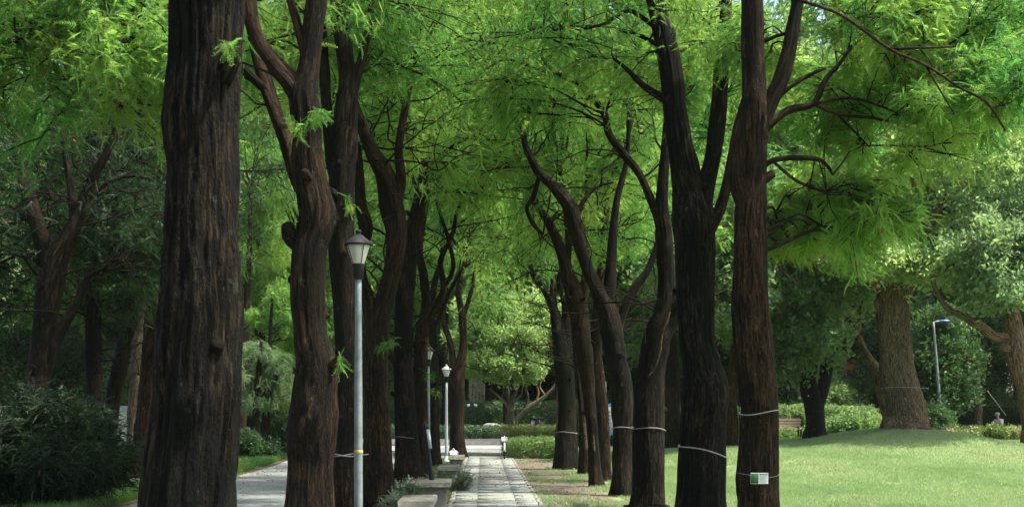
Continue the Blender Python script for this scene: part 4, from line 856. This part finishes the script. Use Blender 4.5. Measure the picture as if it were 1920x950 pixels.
# ---------------- plaque on the right trunk ----------------
Y = 15.13; c = P(1424, 896, Y); root = empty('tree_plaque', tuple(c), 'small green and white information plaque strapped to the nearest right-row trunk', 'plaque')
mb = MB(); box(mb, -.105, .105, 0, .008, -.065, .065, .5, .002); mb.build('backing', M_WHITE, root)
mb = MB(); box(mb, -.1, -.012, -.004, -.001, -.058, .058); g = mb.build('photo_panel', M_GREENP, root)
mb = MB(); r = np.random.default_rng(3); n = 40; ps = np.stack([-.055+r.normal(0, .014, n), np.full(n, -.006), r.normal(-.012, .02, n)], -1)
scatter(mb, BRO, ps, r.normal(0, 1, (n, 3))*[1, .02, 1], np.full(n, .02), np.full(n, .9), r); mb.build('leaf_picture', LP, root)
for k in range(3):
    mb = MB(); box(mb, .0+.034*k, .028+.034*k, -.003, -.001, .04, .054); mb.build('heading_block', M_GREENP, root)
for k in range(6):
    mb = MB(); box(mb, .004, .09-.018*(k % 2), -.003, -.001, .024-.014*k, .027-.014*k); mb.build('text_line', M_PRINT, root)
# ---------------- wires tied round the trunks ----------------
def tie(label, px, py, Y, wpx, th=.006, tilt=0., slack=0., knot=None):
    c = P(px, py, Y); R = wpx/2*Y/F+.012; n = 28; V = []
    loc = tuple(c); root = empty('wire_tie', loc, label, 'wire', 'pale wires tied round trunks'); pts = []
    for k in range(n+1):
        a = 2*math.pi*k/n; x = R*math.cos(a); pts.append((x, R*math.sin(a), tilt*x+.02*math.sin(a*2+px), th))
    pts = [(a, b, c_, d*.72) for a, b, c_, d in pts]; mb = MB(); tube(mb, pts, .05, 6, cap=False); mb.build('loop', M_WIRE, root, None, True)
    if knot: mb = MB(); lathe(mb, [(.001, -.02), (.02, -.012), (.024, .01), (.001, .022)], (knot*R, -.03, tilt*knot*R), 10); mb.build('knot', M_WHITE, root)
    return root
tie('thick white cord slanting round the massive forked trunk', 1318, 845, 17.5, 88, .012, -.24, knot=-.95)
tie('pale wire round the plaque-bearing trunk, above the plaque', 1423, 773, 15.5, 70, .008, .05)
tie('thin wire holding the plaque on its trunk', 1421, 889, 15.5, 74, .004, 0)
tie('pale wire round the vine-clad trunk', 1217, 803, 20.5, 60, .008, -.06, knot=-.98)
tie('pale wire round the leaning rough-plated trunk', 1168, 801, 24.2, 40, .008, .08)
tie('thin wire round the stout farthest right-row trunk', 1061, 810, 34.6, 40, .007)
tie('thin wire round the slim trunk behind the benches', 760, 819, 26, 44, .006, .02)
tie('thin wire round the third trunk behind the lamp pole', 650, 851, 17, 50, .006, 0, knot=.98)
tie('faint wire round the giant camphor trunk', 1696, 727, 40, 84, .008)
def span(label, pa, pb, Ya, Yb, th=.005, sag=.03):
    A_, B_ = P(*pa, Ya), P(*pb, Yb); mb = MB(); tube(mb, [(*A_, th), (*((A_+B_)/2-[0, 0, sag]), th), (*B_, th)], .2, 6); return tag(mb.build('wire', M_WIRE), label, 'wire')
span('thin wire stretched between the two stout trunks of the far right row', (1079, 812), (1120, 811), 34.5, 28.4)
span('thin wire stretched from the leaning trunk to the vine-clad trunk', (1184, 800), (1192, 801), 24, 20.6)
span('wire running from the third left trunk past the lamp pole to a peg', (626, 850), (690, 851), 17, 14.7, .006)
span('pale slanting prop cord near the person at right', (1852, 733), (1886, 778), 50, 52, .018, 0)
# vine on trunk
mb = MB(); L = [(*P(x, y, 20.1), .012) for x, y in ((1215, 705), (1228, 690), (1238, 660), (1240, 640), (1244, 620), (1252, 600), (1256, 585))]; tube(mb, L, .08, 8, .003, 2)
o = mb.build('vine', BC, rt['dark trn'] if 'dark trn' in rt else None) if False else mb.build('vine', BC, smooth=True); tag(o, 'pale vine stem climbing the twin-stemmed trunk', 'vine')
# ---------------- bicycle, bag ----------------
Y = 42; c = P(946, 0, Y); root = empty('bicycle', (c[0], Y, .02), 'small parked bicycle with a white front basket at the end of the path', 'bicycle')
def wheel(yc, R_=.26):
    w_ = MB(); a = np.linspace(0, 2*math.pi, 33); tube(w_, [(0, yc+R_*math.cos(k), R_+.01+R_*math.sin(k), .022) for k in a], .06, 8, cap=False); t_ = w_.build('tyre', M_RUB, None, None, True)
    s_ = MB(); tube(s_, [(0, yc+(R_-.03)*math.cos(k), R_+.01+(R_-.03)*math.sin(k), .01) for k in a], .06, 6, cap=False)
    for k in range(12): q = k*math.pi/6; tube(s_, [(0, yc, R_+.01, .002), (0, yc+(R_-.03)*math.cos(q), R_+.01+(R_-.03)*math.sin(q), .002)], .3, 4, cap=False)
    tube(s_, [(-.05, yc, R_+.01, .018), (.05, yc, R_+.01, .018)], .1, 8)
    h = s_.build('rim', M_GALV, None, None, True); e = empty('wheel', (0, 0, 0), None, None); e.parent = root; t_.parent = e; h.parent = e
wheel(-.42); wheel(.42)
mb = MB()
for q in ([(0, -.42, .27), (0, -.3, .62), (0, -.27, .78)], [(0, -.3, .58), (0, .05, .3), (0, .42, .27)], [(0, .05, .3), (0, .14, .66)], [(0, .14, .62), (0, .42, .27)]): tube(mb, [(*p, .016) for p in q], .2, 8)
mb.build('frame', M_WHITE, root, None, True)
mb = MB(); tube(mb, [(-.24, -.18, .82, .012), (-.1, -.26, .8, .012), (0, -.27, .79, .012), (.1, -.26, .8, .012), (.24, -.18, .82, .012)], .1, 8); mb.build('handlebar', M_BLACK, root, None, True)
mb = MB(); box(mb, -.11, .11, -.53, -.35, .58, .74, .5, .02); mb.build('basket', M_GALV, root)
mb = MB(); lathe(mb, [(.001, .04), (.06, .035), (.08, 0), (.001, -.02)], (0, .15, .7), 14); mb.build('saddle', M_RUB, root, None, True)
mb = MB(); tube(mb, [(0, -.69, .3, .03), (0, -.62, .48, .03), (0, -.42, .57, .03)], .08, 6); mb.build('mudguard', M_WHITE, root, None, True)
mb = MB(); tube(mb, [(0, .1, .3, .008), (.16, .16, .01, .008)], .1, 6); mb.build('kickstand', M_BLACK, root)
Y = 41.2; c = P(850, 0, Y); root = empty('shopping_bag', (c[0], Y, .02), 'white bag with purple trim standing at the foot of the farthest lamp', 'bag')
mb = MB(); box(mb, -.13, .13, -.1, .1, 0, .3, .5, .03, lambda V: V+np.stack([.05*vn(V*6+2), .05*vn(V*6), .03*vn(V*5)], -1)); mb.build('bag_body', M_WHITE, root, None, True)
for s in (-1, 1): mb = MB(); tube(mb, [(-.06, s*.05, .29, .008), (0, s*.05, .38, .008), (.06, s*.05, .29, .008)], .05, 6); mb.build('handle', M_WHITE, root, None, True)
mb = MB(); box(mb, .132, .16, -.08, .08, .02, .28, .5, .01); mb.build('side_trim', M_PURP, root)
# ---------------- park bench in the distance ----------------
c = P(1478, 0, 46); gz = float(G(c[0], 46)); root = empty('park_bench', (c[0], 46, gz), 'low dark slatted park bench left of the spreading tree', 'bench')
mb = MB()
for k in range(4): box(mb, -.5, .5, -.22+k*.11, -.13+k*.11, .38, .41, .5, .004)
mb.build('seat', M_WOOD, root); mb = MB()
for k in range(3): box(mb, -.5, .5, .22, .25, .5+k*.1, .58+k*.1, .5, .004)
mb.build('backrest', M_WOOD, root)
for s in (-1, 1):
    mb = MB(); box(mb, s*.42-.03, s*.42+.03, -.2, -.14, 0, .378); box(mb, s*.42-.03, s*.42+.03, .253, .3, 0, .8); mb.build('leg', M_BLACK, root)
mb = MB(); box(mb, 0, 0.03, 0, .002, 0, .05); mb.V[0] += P(1515, 743, 41.6); o = mb.build('tree_tag', M_WHITE); tag(o, 'tiny white tag on the trunk of the spreading dark tree', 'tag')
# ---------------- green sheet fence, buildings ----------------
root = empty('sheet_fence', (*P(205, 0, 37)[:2], 0), 'dark green sheet-metal fence behind the leaning dark trunks', 'fence'); fx, fy = P(205, 0, 37)[:2]
for k in range(5):
    mb = MB(); box(mb, -6.4+k*1.45, -4.98+k*1.45, -.02, .02, .05, 1.75, .5, .005); mb.build('panel', M_FENCE, root)
    mb = MB(); tube(mb, [(-4.965+k*1.45, 0, 0, .035), (-4.965+k*1.45, 0, 1.82, .035)], .5, 10); mb.build('post', M_FENCE, root)
def building(label, x0, x1, y0, y1, H, fl, bays, roofm=None):
    root = empty('building', ((x0+x1)/2, y0, 0), label, 'building'); L = tuple(root.location)
    mb = MB(); box(mb, x0, x1, y0, y1, 0, H, .5, .04); mb.build('wall', M_CREAM, root, L)
    fh = H/fl; bw = (x1-x0)/bays
    for a in range(fl):
        for b in range(bays):
            wx = x0+bw*(b+.5); wz = fh*(a+.35)
            mb = MB(); box(mb, wx-bw*.3, wx+bw*.3, y0-.06, y0-.003, wz-.08, wz+fh*.45+.08, .5, .01); f = mb.build('window', M_WHITE, root, L)
            mb = MB(); box(mb, wx-bw*.25, wx-.03, y0-.07, y0-.062, wz, wz+fh*.45); box(mb, wx+.03, wx+bw*.25, y0-.07, y0-.062, wz, wz+fh*.45); mb.build('pane', M_GLASSD, f, L)
        mb = MB(); box(mb, x0-.05, x1+.05, y0-.22, y0-.005, fh*(a+1)-.18, fh*(a+1)-.02, .5, .01); mb.build('ledge', M_CREAM, root, L)
    if roofm:
        mb = MB(); V = np.array([[x0-.4, y0-.6, H], [x1+.4, y0-.6, H], [x1+.4, y1+.4, H], [x0-.4, y1+.4, H], [x0+1, (y0+y1)/2, H+1.2], [x1-1, (y0+y1)/2, H+1.2]])+[0, 0, .01]
        mb.add(V, [np.array([[0, 1, 5, 4], [2, 3, 4, 5], [0, 3, 2, 1]]), np.array([[1, 2, 5], [3, 0, 4]])]); mb.build('roof', roofm, root, L)
    return root
building('pale apartment block glimpsed through the dark trees at left', -34, -17.5, 78, 90, 16, 5, 7)
building('low cream building with an orange roof behind the leafy hedge', 13.2, 18.6, 63, 70, 3.6, 1, 4, M_ROOF)
if 0: building('cream building wall glimpsed behind the spreading dark tree', 7, 12.6, 84, 92, 9, 3, 3)
# ---------------- person ----------------
Y = 53; c = P(1874, 0, Y); gz = float(G(c[0], Y)); root = empty('person', (c[0], Y, gz), 'person in a pale pink top and grey cap, turned left behind the low shrubs', 'person')
root.rotation_euler = (0, 0, rad(20))
def skinned(name, vs_, es, rr, m, parent, sub=2):
    me = bpy.data.meshes.new(name); me.from_pydata(vs_, es, []); me.materials.append(m); o = bpy.data.objects.new(name, me); COL.objects.link(o); o.parent = parent
    md = o.modifiers.new('s', 'SKIN'); md.use_smooth_shade = True
    sv = me.skin_vertices if me.skin_vertices else None
    if not me.skin_vertices:
        bpy.context.view_layer.objects.active = o
        with bpy.context.temp_override(object=o, active_object=o): bpy.ops.mesh.customdata_skin_add()
    for k, q in enumerate(me.skin_vertices[0].data): q.radius = (rr[k], rr[k]) if np.isscalar(rr[k]) else rr[k]; q.use_root = (k == 0)
    o.modifiers.new('u', 'SUBSURF').levels = sub; o.modifiers['u'].render_levels = sub; return o
# figure faces -x, leaning slightly forward
vsb = [(0, 0, .78), (-.02, 0, .98), (-.05, 0, 1.14), (-.08, 0, 1.22), (-.11, 0, 1.3), (-.12, 0, 1.37),
       (.0, .09, .74), (-.04, .1, .42), (.02, .1, .07), (-.1, .1, .03), (0, -.09, .74), (.05, -.1, .42), (.1, -.1, .07), (-.02, -.1, .03),
       (-.06, .17, 1.13), (-.1, .22, .9), (-.3, .18, .82), (-.37, .16, .82), (-.06, -.17, 1.13), (-.08, -.23, .9), (-.28, -.2, .8), (-.35, -.19, .79)]
esb = [(0, 1), (1, 2), (2, 3), (3, 4), (4, 5), (0, 6), (6, 7), (7, 8), (8, 9), (0, 10), (10, 11), (11, 12), (12, 13), (2, 14), (14, 15), (15, 16), (16, 17), (2, 18), (18, 19), (19, 20), (20, 21)]
rrb = [.12, .12, .11, .05, .085, .075, .085, .055, .04, .035, .085, .055, .04, .035, .055, .042, .03, .03, .055, .042, .03, .03]
skinned('body', vsb, esb, rrb, M_SKIN, root)
skinned('top', [(0, 0, .76), (-.02, 0, .98), (-.05, 0, 1.13), (-.07, 0, 1.19), (-.06, .17, 1.13), (-.1, .22, .92), (-.06, -.17, 1.13), (-.08, -.23, .92)], [(0, 1), (1, 2), (2, 3), (2, 4), (4, 5), (2, 6), (6, 7)], [.15, .145, .14, .07, .075, .06, .075, .06], M_SHIRT, root)
skinned('trousers', [(0, 0, .78), (.0, .09, .7), (-.04, .1, .42), (.02, .1, .1), (0, -.09, .7), (.05, -.1, .42), (.1, -.1, .1)], [(0, 1), (1, 2), (2, 3), (0, 4), (4, 5), (5, 6)], [.13, .1, .075, .06, .1, .075, .06], M_TROU, root)
mb = MB(); lathe(mb, [(.1, 1.36), (.102, 1.4), (.085, 1.445), (.05, 1.465), (.001, 1.47)], (-.11, 0, 0), 16); cp = mb.build('cap', M_CAP, root, None, True)
mb = MB(); box(mb, -.31, -.19, -.07, .07, 1.365, 1.378, .5, .004); mb.build('visor', M_RED, cp)
for s in (-1, 1): mb = MB(); lathe(mb, [(.001, -.01), (.012, 0), (.001, .01)], (-.195, s*.035, 1.345), 8); mb.build('eye', M_RUB, root)
for s in (-1, 1): mb = MB(); lathe(mb, [(.001, -.03), (.018, -.015), (.02, .015), (.001, .03)], (-.1, s*.088, 1.33), 8); mb.build('ear', M_SKIN, root)
mb = MB(); tube(mb, [(-.19, 0, 1.345, .01), (-.215, 0, 1.318, .016), (-.195, 0, 1.305, .008)], .02, 8); mb.build('nose', M_SKIN, root)
print('clumps', CLUMPS, 'tris', sum(len(m.polygons) for m in bpy.data.meshes))
# ---------------- haze ----------------
if HAZE > 0:
    mb = MB(); box(mb, -440, 440, -160, 440, -1.5, 34, .5); hm = bpy.data.materials.new('haze_air'); hm.use_nodes = True; t = hm.node_tree; t.nodes.clear(); o = t.nodes.new('ShaderNodeOutputMaterial')
    pv = t.nodes.new('ShaderNodeVolumePrincipled'); pv.inputs['Color'].default_value = (.86, .93, .84, 1); pv.inputs['Density'].default_value = HAZE; pv.inputs['Anisotropy'].default_value = .3
    t.links.new(pv.outputs[0], o.inputs['Volume']); tag(mb.build('haze', hm), kind='stuff')
